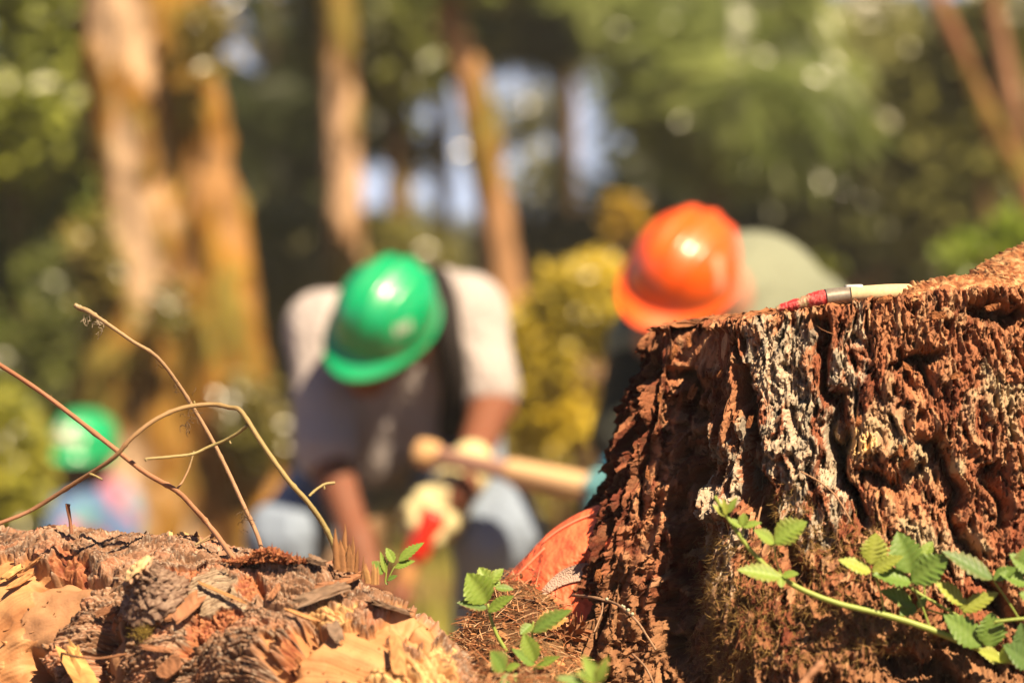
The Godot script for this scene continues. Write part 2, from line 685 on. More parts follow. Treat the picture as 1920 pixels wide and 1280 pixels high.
	for j in nv:
		var v := float(j) / (nv - 1)
		for i in nu:
			var f: float = cols[i]
			var k := int(f)
			var a: Vector3 = fine[k]
			var b: Vector3 = fine[k + 1]
			var c := a.lerp(b, f - k)
			var t := (b - a).normalized()
			var nrm := Vector3(-t.z, 0, t.x)
			var top := stump_top(c.x, c.z) + n1.get_noise_2d(c.x * 60.0 + c.z * 40.0, 3.0) * 0.0022 + n3.get_noise_2d(c.x * 260.0, c.z * 260.0) * 0.0016
			var h := lerpf(-0.06, top, v)
			var drop := clampf((0.372 - h) / 0.26, 0.0, 1.7)
			var p := c + spread_at(f) * (0.084 * pow(drop, 1.2))
			p.y = h
			var uv := Vector2(p.x, p.y)
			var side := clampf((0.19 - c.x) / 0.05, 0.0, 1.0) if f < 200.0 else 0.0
			# warp makes the relief lean and overlap
			var w := Vector3(n1.get_noise_3d(p.x * 30, p.y * 18, p.z * 30), n1.get_noise_3d(p.x * 30 + 9, p.y * 18, p.z * 30), n1.get_noise_3d(p.x * 30, p.y * 18 + 9, p.z * 30))
			var q := p + w * 0.006
			var ridge := 1.0 - absf(n1.get_noise_3d(q.x * 22, q.y * 3.2, q.z * 22)) * 2.0
			var rid2 := 1.0 - absf(n1.get_noise_3d(q.x * 60 + 7, q.y * 9, q.z * 60)) * 2.0
			var d := (ridge - 0.6) * (0.0055 + 0.016 * side) + (rid2 - 0.6) * (0.0026 + 0.005 * side)
			if side > 0.0:
				d += side * ((1.0 - absf(n1.get_noise_3d(c.x * 75, p.y * 2.4, c.z * 75)) * 2.0 - 0.5) * 0.016 + (1.0 - absf(n1.get_noise_3d(c.x * 190, p.y * 5.0, c.z * 190)) * 2.0 - 0.5) * 0.006)
			d += n2.get_noise_3d(q.x * 55, q.y * 24, q.z * 55) * 0.0055
			var chip := block.get_noise_3d(q.x * 190, q.y * 42, q.z * 190)
			d += chip * 0.0025 * (1.0 - 0.65 * side)
			var chip2 := block.get_noise_3d(q.x * 430 + w.x * 2.0, q.y * 125, q.z * 430)
			d += chip2 * 0.0017
			d += n2.get_noise_3d(p.x * 330, p.y * 90, p.z * 330) * 0.0028 + n2.get_noise_3d(p.x * 420, p.y * 300, p.z * 420) * 0.0016
			var pit := n3.get_noise_3d(q.x * 95, q.y * 30, q.z * 95)
			if pit > 0.38:
				d -= (pit - 0.38) * 0.034 * (1.0 - 0.6 * side)
			var pit2 := n3.get_noise_3d(q.x * 220, q.y * 75, q.z * 220 + 5.0)
			if pit2 > 0.42:
				d -= (pit2 - 0.42) * 0.02
			if f < 590.0 and p.z > -2.97:
				var wob := uv + Vector2(w.x, w.y) * 0.010
				for g in clefts:
					if not (g[3] as Rect2).has_point(wob):
						continue
					var best := 9.0
					var pts: Array = g[0]
					for e in pts.size() - 1:
						best = minf(best, seg_dist(wob, pts[e], pts[e + 1]))
					if best < g[1] * 2.4:
						d -= g[2] * exp(-pow(best / g[1], 2.0) * 1.2)
				for g in lumps:
					var r: float = wob.distance_to(g[0]) / g[1]
					if r < 2.0:
						d += g[2] * exp(-r * r * 1.5)
				# smooth broken wall left standing under the rim on the left
				var wall := (1.0 - smoothstep(0.75, 1.0, absf(uv.x - 0.165) / 0.035)) * (1.0 - smoothstep(0.7, 1.0, absf(uv.y - 0.352) / 0.022))
				if wall > 0.0:
					d = lerpf(d, -0.012 + n3.get_noise_3d(p.x * 200, p.y * 6, p.z * 200) * 0.0015, wall * 0.85)
			# crumbling rim
			d -= 0.004 * smoothstep(0.985, 1.0, v)
			p += (nrm + Vector3(0, 0, 1.2) * (clampf((0.245 - c.x) / 0.05, 0, 1) if f < 420.0 else 0.0)).normalized() * d
			p += Vector3(w.y * 0.0025, (n3.get_noise_3d(p.x * 150, p.y * 150, p.z * 150 + 3.0)) * 0.0022 * (1.0 - smoothstep(0.97, 1.0, v)), w.x * 0.0025)
			# colours of the wood itself, with shade painted into the left face
			var m1 := n2.get_noise_3d(q.x * 14, q.y * 7, q.z * 14)
			var m2 := n2.get_noise_3d(q.x * 75 + 4, q.y * 15, q.z * 75)
			var m3 := n3.get_noise_3d(p.x * 320, p.y * 70, p.z * 320)
			var col := Color(0.26, 0.085, 0.042).lerp(Color(0.44, 0.20, 0.098), clampf(0.45 + m1 * 0.9 + m2 * 0.5, 0, 1))
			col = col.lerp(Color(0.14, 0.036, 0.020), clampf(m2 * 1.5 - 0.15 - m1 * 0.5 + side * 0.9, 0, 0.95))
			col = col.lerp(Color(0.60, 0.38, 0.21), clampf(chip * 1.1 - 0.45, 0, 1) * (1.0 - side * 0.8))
			col = col.lerp(Color(0.10, 0.05, 0.03), clampf(chip2 * 1.2 - 0.62, 0, 0.7))
			if f < 590.0:
				var grey := 0.0
				for g in pale:
					var e := (uv + Vector2(w.x, w.y) * 0.016 - (g[0] as Vector2)) / ((g[1] as Vector2) * 1.1)
					grey = maxf(grey, 1.15 - e.length())
				if grey > 0.0 and side < 0.5:
					var lich := clampf(grey * 2.6 + m2 * 1.6 + m3 * 0.9 - 0.38, 0, 1)
					col = col.lerp(Color(0.42, 0.31, 0.21).lerp(Color(0.55, 0.44, 0.32), clampf(0.5 + m3 * 1.4, 0, 1)).lerp(Color(0.26, 0.23, 0.18), clampf(m2 * 1.6, 0, 0.8)), lich)
					p += nrm * lich * 0.0012 * m3
				var buff := 0.0
				for g in tan:
					var e := (uv + Vector2(w.y, w.x) * 0.02 - (g[0] as Vector2)) / (g[1] as Vector2)
					buff = maxf(buff, 1.1 - e.length())
				if buff > 0.0:
					col = col.lerp(Color(0.50, 0.33, 0.20).lerp(Color(0.42, 0.36, 0.22), clampf(0.5 + m1, 0, 1)), clampf(buff * 1.6 + m2 - 0.2, 0, 0.85))
				var chipspot := uv.distance_to(face(1610, 832)) / 0.011 + m3 * 0.7
				if chipspot < 1.0:
					col = Color(0.85, 0.55, 0.24)
				# damp crumbly earth towards the foot
				col = col.lerp(Color(0.20, 0.095, 0.045).lerp(Color(0.34, 0.18, 0.09), clampf(0.5 + m2, 0, 1)), clampf((0.14 - p.y) / 0.06 + m1, 0, 0.8))
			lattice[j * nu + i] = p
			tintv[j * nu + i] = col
			if f < 590.0:
				note_front(stump_front, p)
	s.v = lattice
	s.c = tintv
	s.weave(0, nv, nu, true)
	# the rotten top, running in from the rim
	var mid := Vector3(0.5, 0.385, -2.86)
	var ring := (nv - 1) * nu
	var first := s.v.size()
	var rows := 26
	for j in range(1, rows):
		var t := pow(float(j) / (rows - 1), 1.4)
		for i in nu:
			var rim := s.v[ring + i]
			var p := rim.lerp(Vector3(mid.x, rim.y, mid.z), t)
			p.y = lerpf(rim.y, stump_top(p.x, p.z), smoothstep(0.0, 0.1, t)) + n2.get_noise_3d(p.x * 50, 1.0, p.z * 50) * 0.006 * smoothstep(0.0, 0.05, t) + n3.get_noise_3d(p.x * 190, 1.0, p.z * 190) * 0.003
			p.y = lerpf(p.y, 0.385, smoothstep(0.8, 1.0, t))
			s.vert(p, Color(0.36, 0.15, 0.065).lerp(Color(0.20, 0.08, 0.04), clampf(0.5 + n2.get_noise_3d(p.x * 60, 2.0, p.z * 60), 0, 1)))
	# join the rim row to the first top row
	for i in nu:
		var i2 := (i + 1) % nu
		s.quad(ring + i, ring + i2, first + i2, first + i)
	s.weave(first, rows - 1, nu, true)
	part("rotten_wood", s.mesh(), M.rot, root)
	# samples for what clings to it
	for k in 60000:
		var i := rng.randi_range(1, nu - 2)
		var j := rng.randi_range(2, nv - 2)
		if cols[i] > 590.0:
			continue
		var q := j * nu + i
		stump_pts.append([s.v[q], s.n[q], s.c[q]])
	stump_crumbs(root)
	stump_moss(root)
	stump_ridge(root)


func flake_mesh(thick: float) -> ArrayMesh:
	var s := Shape.new()
	var ring := [Vector2(-0.35, -0.5), Vector2(0.3, -0.42), Vector2(0.5, 0.05), Vector2(0.22, 0.5), Vector2(-0.18, 0.38), Vector2(-0.5, 0.1)]
	for y in [-thick, thick]:
		for q in ring:
			s.vert(Vector3(q.x * 0.55, q.y, y + 0.10 * sin(q.y * 3.0) * q.x))
	s.weave(0, 2, 6, true)
	s.cap(0, 6, Vector3(0, 0, -thick), Color.WHITE)
	var m := s.vert(Vector3(0, 0, thick * 1.2))
	for k in 6:
		s.tri(6 + k, 6 + (k + 1) % 6, m)
	return s.mesh(true)


func strand_mesh(bend: float, sides := 3) -> ArrayMesh:
	var s := Shape.new()
	s.tube([Vector3(0, 0, 0), Vector3(0, 0.35, bend * 0.4), Vector3(bend * 0.3, 0.7, bend * 0.8), Vector3(bend * 0.9, 1.0, bend)], [0.03, 0.03, 0.024, 0.01], sides)
	return s.mesh()


func stump_crumbs(root: Node3D) -> void:
	var flake := flake_mesh(0.10)
	var at := []
	var tints := []
	for k in 9000:
		var q: Array = stump_pts[rng.randi() % stump_pts.size()]
		var n: Vector3 = q[1]
		var size := rng.randf_range(0.0009, 0.0032) * (1.0 if rng.randf() < 0.93 else 2.2)
		var up := (Vector3.UP * rng.randf_range(0.6, 2.0) + rand_dir() * 0.9).normalized()
		var f := (n + rand_dir() * 0.7).normalized()
		at.append(frame((q[0] as Vector3) + n * size * rng.randf_range(-0.1, 0.3), up, f, Vector3(size, size * rng.randf_range(0.7, 1.6), size)))
		var c: Color = q[2]
		tints.append(c * rng.randf_range(0.65, 1.25))
	swarm("rotten_crumb", flake, M.chip, at, tints, root)
	var strand := strand_mesh(0.25)
	at = []
	tints = []
	for k in 260:
		var q: Array = stump_pts[rng.randi() % stump_pts.size()]
		var n: Vector3 = q[1]
		var l := rng.randf_range(0.006, 0.02)
		var up := (Vector3.UP * rng.randf_range(-1.0, 1.4) + rand_dir() * 0.8 + n * 0.5).normalized()
		at.append(frame((q[0] as Vector3), up, (n + rand_dir() * 0.5).normalized(), Vector3(l * 0.7, l, l * 0.7)))
		tints.append((q[2] as Color).lerp(Color(0.5, 0.26, 0.11), rng.randf() * 0.7))
	swarm("wood_fibre", strand, M.strand, at, tints, root)
	# flaky bigger scales of rotten wood standing off the shaded left side
	var big := [[1262, 660, 30, 0.3], [1290, 640, 24, -0.4], [1238, 745, 20, 0.1], [1300, 735, 34, 0.5], [1215, 890, 22, 0.0], [1350, 700, 18, 0.6], [1700, 688, 26, -1.2], [1795, 705, 26, 1.4], [1610, 790, 24, 0.2], [1690, 845, 24, -0.2], [1660, 560, 30, 1.3], [1760, 590, 34, 1.4], [1862, 575, 30, 1.2], [1405, 790, 24, 0.2], [1120, 1080, 30, 0.2]]
	for g in big:
		var d := front_at(stump_front, g[0], g[1], 2.6)
		var s := Shape.new()
		s.join(shard_shape(Vector3(g[2] * 0.45, g[2], g[2] * 0.22) / 2050.0), frame(P(g[0], g[1], d - 0.002), Vector3(sin(g[3]), cos(g[3]), 0.25), Vector3(0.3, 0.1, 1)), Color(0.36, 0.14, 0.055))
		part("wood_scale", s.mesh(true), M.rot, root)


# a ragged splinter of wood: size = width, length, thickness
func shard_shape(size: Vector3) -> Shape:
	var s := Shape.new()
	var rows := 10
	var cols := 10
	var prof := []
	for k in cols:
		# a flat, angular section with random facets
		var a := TAU * (k + rng.randf_range(-0.3, 0.3)) / cols
		prof.append(Vector2(clampf(cos(a) * 1.25, -1, 1) * rng.randf_range(0.85, 1.1), clampf(sin(a) * 1.5, -1, 1) * rng.randf_range(0.6, 1.15)))
	var teeth0 := []
	var teeth1 := []
	for k in cols:
		teeth0.append(rng.randf_range(-0.05, 0.22) * size.y)
		teeth1.append(rng.randf_range(-0.05, 0.30) * size.y)
	var bend := rng.randf_range(-0.5, 0.5)
	var lean := rng.randf_range(-0.35, 0.35)
	for r in rows:
		var t := float(r) / (rows - 1)
		var w := size.x * (0.72 + 0.28 * sin(t * 2.9 + 0.2)) * rng.randf_range(0.92, 1.08)
		for k in cols:
			var q: Vector2 = prof[k]
			var y := lerpf(-0.5 * size.y + teeth0[k], 0.5 * size.y - teeth1[k], t)
			s.vert(Vector3(q.x * w * 0.5 + lean * size.x * t, y, q.y * size.z * 0.5 * rng.randf_range(0.8, 1.2) + bend * size.z * sin(t * 3.1)), Color.WHITE * rng.randf_range(0.62, 1.2))
	s.weave(0, rows, cols, true)
	s.cap(0, cols, Vector3(0, -0.36 * size.y, 0), Color.WHITE * 0.8)
	var m := s.vert(Vector3(lean * size.x, 0.33 * size.y, 0), Color.WHITE * 0.8)
	for k in cols:
		s.tri((rows - 1) * cols + k, (rows - 1) * cols + (k + 1) % cols, m)
	return s


func stump_moss(root: Node3D) -> void:
	var strand := strand_mesh(0.5)
	var at := []
	var tints := []
	var patch := noise(FastNoiseLite.TYPE_SIMPLEX, 1.0, 2, 41)
	var spots := [[face(1440, 1090, 2.5), Vector2(0.07, 0.05)], [face(1500, 1160, 2.48), Vector2(0.08, 0.045)], [face(1370, 1180, 2.5), Vector2(0.03, 0.06)], [face(1620, 1170, 2.48), Vector2(0.06, 0.03)], [face(1500, 1010, 2.5), Vector2(0.05, 0.02)], [face(1590, 1030, 2.5), Vector2(0.04, 0.03)], [face(1490, 950, 2.52), Vector2(0.02, 0.02)]]
	for q in stump_pts:
		var p: Vector3 = q[0]
		var n: Vector3 = q[1]
		var m := -1.0
		for g in spots:
			m = maxf(m, 1.0 - ((Vector2(p.x, p.y) - (g[0] as Vector2)) / (g[1] as Vector2)).length())
		m += patch.get_noise_3d(p.x * 40, p.y * 40, p.z * 40) * 0.45
		if m < 0.10:
			continue
		for e in 3:
			var l := rng.randf_range(0.003, 0.011)
			var up := (n * rng.randf_range(0.2, 1.2) + Vector3(0, rng.randf_range(-1.1, 0.5), 0) + rand_dir() * 0.7).normalized()
			at.append(frame(p - n * 0.001 + rand_dir() * 0.0025, up, rand_dir(), Vector3(l * 0.55, l, l * 0.55)))
			tints.append(Color(0.26, 0.14, 0.045).lerp(Color(0.56, 0.36, 0.12), rng.randf()))
	swarm("dry_moss", strand, M.strand, at, tints, root)


func stump_ridge(root: Node3D) -> void:
	# splintered slab that rises above the cut towards the right
	var s := Shape.new()
	var line := spline([P(1668, 563, 2.60), P(1705, 546, 2.605), P(1780, 534, 2.63), P(1832, 530, 2.66), P(1880, 505, 2.68), P(1935, 474, 2.72), P(2010, 425, 2.74)], 40)
	var nz := noise(FastNoiseLite.TYPE_SIMPLEX, 1.0, 2, 51)
	var cl := noise(FastNoiseLite.TYPE_CELLULAR, 1.0, 1, 52)
	cl.cellular_return_type = FastNoiseLite.RETURN_CELL_VALUE
	var sides := 60
	for r in line.size():
		var t: Vector3 = (line[mini(r + 1, line.size() - 1)] - line[maxi(r - 1, 0)]).normalized()
		var back := t.cross(Vector3.UP).normalized()
		var up := back.cross(t)
		var f := float(r) / (line.size() - 1)
		var thick := lerpf(0.005, 0.017, smoothstep(0.0, 0.25, f)) * (1.0 + 0.25 * nz.get_noise_1d(f * 20.0)) + 0.012 * smoothstep(0.6, 1.0, f)
		for k in sides:
			var a := TAU * k / sides
			var o := up * sin(a) * thick + back * cos(a) * 0.045
			var p: Vector3 = line[r] + o - up * thick * 0.7
			var q := Vector3(p.x * 60, o.dot(up) * 420, o.dot(back) * 90)
			var d := nz.get_noise_3dv(q) * 0.004 + cl.get_noise_3dv(q * 1.7) * 0.0026 + nz.get_noise_3dv(p * 330) * 0.0012
			p += o.normalized() * d
			var m := nz.get_noise_3dv(q * 0.8)
			var col := Color(0.38, 0.15, 0.06).lerp(Color(0.58, 0.36, 0.18), clampf(m * 1.6 + 0.15, 0, 1)).lerp(Color(0.16, 0.05, 0.025), clampf(-m * 1.5, 0, 0.8))
			s.vert(p, col)
	s.weave(0, line.size(), sides, true)
	s.cap(0, sides, line[0], Color(0.4, 0.2, 0.1))
	part("splintered_ridge", s.mesh(), M.rot, root)


# ------------------------------------------------------------------ the chopped log
var log_pts := []
var log_axis := []


func build_log() -> void:
	var root := thing("fallen_log", "chopped log with furrowed grey brown bark and torn pale orange wood", "log", Vector3(-0.3, -0.13, -2.55))
	var line := spline([Vector3(-0.80, 0.030, -2.80), Vector3(-0.50, 0.032, -2.70), Vector3(-0.33, 0.030, -2.62), Vector3(-0.20, 0.026, -2.54), Vector3(-0.135, 0.014, -2.48), Vector3(-0.086, -0.010, -2.42), Vector3(-0.058, -0.040, -2.37)], 150)
	var rad := [0.148, 0.150, 0.150, 0.134, 0.118, 0.104, 0.086]
	var nu := line.size()
	var dense := 560
	var nth := dense + 60
	var n1 := noise(FastNoiseLite.TYPE_SIMPLEX, 1.0, 1, 61)
	var n2 := noise(FastNoiseLite.TYPE_SIMPLEX, 1.0, 3, 62)
	var cell := noise(FastNoiseLite.TYPE_CELLULAR, 1.0, 1, 63)
	cell.cellular_return_type = FastNoiseLite.RETURN_DISTANCE2_SUB
	var block := noise(FastNoiseLite.TYPE_CELLULAR, 1.0, 1, 64)
	block.cellular_return_type = FastNoiseLite.RETURN_CELL_VALUE
	var spot := func(px: float, py: float) -> Vector3:
		var best := 1e9
		var found := Vector3.ZERO
		for r in range(100, nu, 8):
			var c: Vector3 = line[r]
			var t: Vector3 = (line[mini(r + 1, nu - 1)] - line[r - 1]).normalized()
			var out := Vector3.UP.cross(t).normalized()
			if out.z < 0.0:
				out = -out
			var up := out.cross(t)
			if up.y < 0.0:
				up = -up
			var k := mini(int(r / 150.0), 5)
			var radius := lerpf(rad[k], rad[k + 1], r / 150.0 - k)
			for j in 90:
				var th := lerpf(-0.9, 1.75, j / 89.0)
				var p := c + (out * cos(th) + up * sin(th)) * radius
				var d := Vector2(960.0 + p.x / -p.z * FOCAL - px, 640.0 - (p.y - EYE.y) / -p.z * FOCAL - py).length() - p.z * -40.0
				if d < best:
					best = d
					found = p
		return found
	# bare places (bark torn off): centre on the log, radius, kind 0 = smooth orange wood, 1 = brown inner bark, 2 = red rot
	var bare := [
		[spot.call(10, 1130), Vector3(0.035, 0.055, 0.09), 0], [spot.call(20, 1230), Vector3(0.03, 0.07, 0.08), 0], [spot.call(20, 1075), Vector3(0.035, 0.02, 0.06), 0],
		[spot.call(105, 1112), Vector3(0.034, 0.026, 0.07), 1], [spot.call(62, 1165), Vector3(0.028, 0.034, 0.07), 1], [spot.call(140, 1090), Vector3(0.026, 0.013, 0.06), 1],
		[spot.call(205, 1225), Vector3(0.014, 0.034, 0.05), 1], [spot.call(228, 1180), Vector3(0.010, 0.022, 0.05), 1],
		[spot.call(780, 1165), Vector3(0.052, 0.017, 0.07), 0], [spot.call(640, 1225), Vector3(0.060, 0.028, 0.07), 0], [spot.call(560, 1262), Vector3(0.03, 0.018, 0.06), 0], [spot.call(720, 1270), Vector3(0.06, 0.03, 0.07), 3], [spot.call(620, 1150), Vector3(0.022, 0.014, 0.05), 3], [spot.call(815, 1240), Vector3(0.022, 0.04, 0.07), 3],
		[spot.call(395, 1120), Vector3(0.030, 0.022, 0.05), 4],
		[spot.call(400, 1155), Vector3(0.032, 0.010, 0.05), 2], [spot.call(365, 1190), Vector3(0.013, 0.018, 0.05), 2], [spot.call(345, 1075), Vector3(0.028, 0.007, 0.05), 2], [spot.call(475, 1095), Vector3(0.014, 0.008, 0.04), 2], [spot.call(130, 1052), Vector3(0.022, 0.009, 0.04), 2], [spot.call(330, 1130), Vector3(0.008, 0.007, 0.03), 2], [spot.call(550, 1240), Vector3(0.012, 0.022, 0.05), 2],
	]
	var clefts := [
		[[spot.call(60, 1070), spot.call(150, 1062), spot.call(205, 1080)], 0.008, 0.022],
		[[spot.call(190, 1180), spot.call(168, 1225), spot.call(160, 1275)], 0.011, 0.030],
		[[spot.call(240, 1150), spot.call(235, 1185)], 0.005, 0.018],
		[[spot.call(580, 1120), spot.call(650, 1100), spot.call(700, 1075)], 0.004, 0.014],
		[[spot.call(700, 1145), spot.call(790, 1158), spot.call(850, 1175)], 0.004, 0.016],
		[[spot.call(590, 1180), spot.call(560, 1215), spot.call(520, 1270)], 0.007, 0.024],
		[[spot.call(480, 1085), spot.call(500, 1140), spot.call(560, 1135)], 0.003, 0.012],
		[[spot.call(360, 1200), spot.call(345, 1215)], 0.004, 0.016],
		[[spot.call(55, 1240), spot.call(80, 1280)], 0.012, 0.03],
		[[spot.call(880, 1190), spot.call(905, 1210)], 0.004, 0.016], [[spot.call(885, 1262), spot.call(905, 1280)], 0.005, 0.016],
	]
	for g in clefts:
		var box := AABB(g[0][0], Vector3.ZERO)
		for e in g[0]:
			box = box.expand(e)
		box = box.grow(g[1] * 2.4)
		box.position.z -= 0.15
		box.size.z += 0.3
		g.append(box)
	var lumps := [
		[spot.call(85, 1020), 0.030, 0.012], [spot.call(290, 1240), 0.025, 0.012], [spot.call(480, 1215), 0.045, 0.016], [spot.call(640, 1045), 0.02, 0.010], [spot.call(590, 1085), 0.03, 0.012],
		[spot.call(760, 1125), 0.04, 0.010], [spot.call(340, 1230), 0.02, 0.008], [spot.call(420, 1255), 0.03, 0.008], [spot.call(540, 1070), 0.018, 0.010],
	]
	var s := Shape.new()
	var verts := PackedVector3Array()
	verts.resize(nu * nth)
	var cols := PackedColorArray()
	cols.resize(nu * nth)
	var along := 0.0
	for r in nu:
		var c: Vector3 = line[r]
		if r > 0:
			along += c.distance_to(line[r - 1])
		var t: Vector3 = (line[mini(r + 1, nu - 1)] - line[maxi(r - 1, 0)]).normalized()
		var out := t.cross(Vector3.UP).normalized() * -1.0   # towards the camera side
		if out.z < 0.0:
			out = -out
		var up := out.cross(t)
		if up.y < 0.0:
			up = -up
		var fr := float(r) / 150.0
		var k := mini(int(fr), 5)
		var radius := lerpf(rad[k], rad[k + 1], fr - k)
		for j in nth:
			var th: float
			if j < dense:
				th = lerpf(-1.0, 2.25, float(j) / dense)
			else:
				th = lerpf(2.25, TAU - 1.0, float(j - dense) / 60.0)
			var nrm := out * cos(th) + up * sin(th)
			var p := c + nrm * radius
			var arc := th * 0.155
			# the grain winds round the log
			var ga := along * 0.80 + arc * 0.60
			var gb := -along * 0.60 + arc * 0.80
			var bend := n1.get_noise_2d(ga * 7.0, gb * 7.0) * 0.006
			gb += bend
			var w := Vector3(n1.get_noise_3d(p.x * 40, p.y * 40, p.z * 40), n1.get_noise_3d(p.x * 40 + 7, p.y * 40, p.z * 40), n1.get_noise_3d(p.x * 40, p.y * 40 + 7, p.z * 40))
			var big := n2.get_noise_3d(p.x * 12, p.y * 12, p.z * 12) * 0.010
			var ragged := n2.get_noise_3d(p.x * 55, p.y * 55, p.z * 55 + 9.0)
			# bark: long furrows broken into scales
			var furrow := 1.0 - absf(n1.get_noise_2d(gb * 46.0, ga * 5.0)) * 2.0
			var furrow2 := 1.0 - absf(n1.get_noise_2d(gb * 150.0 + 30.0, ga * 16.0)) * 2.0
			var cross := 1.0 - absf(n1.get_noise_2d(gb * 34.0 + 90.0, ga * 46.0)) * 2.0
			var scale := block.get_noise_2d(gb * 150.0 + bend * 400.0, ga * 34.0)
			var scale2 := block.get_noise_3d(p.x * 480, p.y * 480, p.z * 480)
			var bark := -maxf(furrow - 0.72, 0.0) * 0.034 - maxf(furrow2 - 0.74, 0.0) * 0.015 - maxf(cross - 0.88, 0.0) * 0.018 + scale * 0.0018 + n2.get_noise_2d(gb * 130.0 + ragged * 1.2, ga * 12.0) * 0.0034 + n2.get_noise_2d(gb * 300.0 + 60.0, ga * 44.0) * 0.0022 + n1.get_noise_3d(p.x * 520, p.y * 520, p.z * 520) * 0.0004
			var pit := n1.get_noise_3d(p.x * 130, p.y * 130, p.z * 130)
			bark -= maxf(pit - 0.62, 0.0) * 0.014
			var m1 := n2.get_noise_2d(gb * 22.0, ga * 9.0)
			var m2 := n2.get_noise_2d(gb * 150.0, ga * 12.0) * 1.1 + n1.get_noise_2d(gb * 380.0, ga * 50.0) * 0.25
			var m3 := n1.get_noise_3d(p.x * 420, p.y * 420, p.z * 420)
			var col := Color(0.245, 0.122, 0.066).lerp(Color(0.43, 0.265, 0.165), clampf(0.4 + m1 + m2 * 0.8, 0, 1))
			col = col.lerp(Color(0.085, 0.038, 0.022), clampf(m2 * 1.5 - m1 * 0.8 - 0.02, 0, 0.85))
			col = col.lerp(Color(0.36, 0.13, 0.06), clampf(m1 * 1.5 - 0.2 + m3 * 0.3, 0, 0.75))
			col = col.lerp(Color(0.50, 0.40, 0.30), clampf(m3 * 1.6 - 0.55 + m2 * 0.5, 0, 0.75))
			var d := big + bark
			if j < dense:
				var best := 0.0
				var kind := 0
				for g in bare:
					var e := (p + w * 0.007 - (g[0] as Vector3)) / (g[1] as Vector3)
					var q: float = 1.0 - e.length() + ragged * (0.25 if g[2] == 1 else 0.45)
					if q > best:
						best = q
						kind = g[2]
				if best > 0.0:
					var f := smoothstep(0.0, 0.10, best)
					if kind == 0:
						var grain := n1.get_noise_2d(gb * 24.0, ga * 3.0)
						var line_ := smoothstep(0.55, 0.9, 1.0 - absf(n1.get_noise_2d(gb * 40.0, ga * 2.0)) * 3.0)
						d = lerpf(d, big * 0.6 - 0.009 + grain * 0.0012 + n1.get_noise_2d(gb * 160.0, ga * 8.0) * 0.0004, f)
						col = col.lerp(Color(0.46, 0.205, 0.080).lerp(Color(0.56, 0.29, 0.125), clampf(0.5 + grain, 0, 1)).lerp(Color(0.36, 0.15, 0.06), line_ * 0.35), f)
					elif kind == 1:
						d = lerpf(d, big * 0.6 - 0.0088 + n1.get_noise_2d(gb * 60.0, ga * 4.0) * 0.0008 + m3 * 0.0002, f)
						col = col.lerp(Color(0.33, 0.165, 0.08).lerp(Color(0.45, 0.235, 0.11), clampf(0.5 + m1, 0, 1)), f)
					elif kind == 4:
						var fib := 1.0 - absf(n2.get_noise_2d(gb * 260.0, ga * 8.0)) * 2.0
						d = lerpf(d, big - 0.003 + fib * 0.0010 - maxf(1.0 - absf(n1.get_noise_2d(gb * 60.0, ga * 4.0)) * 2.0 - 0.8, 0.0) * 0.02, f * 0.85)
						col = col.lerp(Color(0.40, 0.30, 0.20).lerp(Color(0.14, 0.085, 0.05), clampf(0.9 - fib * 1.6, 0, 0.9)), f * 0.9)
					elif kind == 2:
						var cr := block.get_noise_3d(p.x * 330 + w.x * 3, p.y * 330, p.z * 330)
						d = lerpf(d, big - 0.006 + cr * 0.0022 + n2.get_noise_3d(p.x * 160, p.y * 160, p.z * 160) * 0.0025, f)
						col = col.lerp(Color(0.26, 0.070, 0.030).lerp(Color(0.40, 0.16, 0.065), clampf(0.5 + cr * 0.7, 0, 1)), f)
					else:
						var sp := n1.get_noise_2d(gb * 130.0, ga * 9.0)
						d = lerpf(d, big - 0.006 + sp * 0.0018 + ragged * 0.008 + block.get_noise_2d(gb * 190.0, ga * 22.0) * 0.003, f)
						col = col.lerp(Color(0.48, 0.23, 0.085).lerp(Color(0.68, 0.42, 0.18), clampf(0.5 + sp, 0, 1)).lerp(Color(0.20, 0.10, 0.05), clampf(m2 * 1.6 - 0.2, 0, 0.8)), f)
				for g in clefts:
					if not (g[3] as AABB).has_point(p):
						continue
					var near := 9.0
					var pts: Array = g[0]
					for e in pts.size() - 1:
						var q: Vector3 = Geometry3D.get_closest_point_to_segment(p + w * 0.005, pts[e], pts[e + 1])
						near = minf(near, Vector2(p.x + w.x * 0.005 - q.x, p.y + w.y * 0.005 - q.y).length())
					d -= g[2] * exp(-pow(near / g[1], 2.0) * 1.3)
				for g in lumps:
					var q: float = p.distance_to(g[0]) / g[1]
					if q < 2.0:
						d += g[2] * exp(-q * q * 1.6)
			p += nrm * d + t * w.x * 0.0022
			verts[r * nth + j] = p
			cols[r * nth + j] = col
			if j < dense:
				note_front(log_front, p)
	s.v = verts
	s.c = cols
	s.weave(0, nu, nth, true)
	# torn right end
	var last := (nu - 1) * nth
	var end_c: Vector3 = line[nu - 1]
	var dir: Vector3 = (line[nu - 1] - line[nu - 8]).normalized()
	var first := s.v.size()
	for q in range(1, 14):
		var t := float(q) / 13.0
		for j in nth:
			var p := s.v[last + j]
			var o := p - end_c
			var pp := end_c + o * (1.0 - t * t) + dir * 0.024 * sin(t * PI * 0.5)
			pp += dir * (block.get_noise_3d(pp.x * 150, pp.y * 150, pp.z * 150) * 0.004 + n2.get_noise_3d(pp.x * 120, pp.y * 120, pp.z * 120) * 0.008)
			var sp := n2.get_noise_3d(pp.x * 90, pp.y * 90, pp.z * 90)
			s.vert(pp, Color(0.50, 0.27, 0.12).lerp(Color(0.22, 0.12, 0.07), clampf(0.5 + sp * 1.3, 0, 1)))
	for j in nth:
		var j2 := (j + 1) % nth
		s.quad(last + j, last + j2, first + j2, first + j)
	s.weave(first, 13, nth, true)
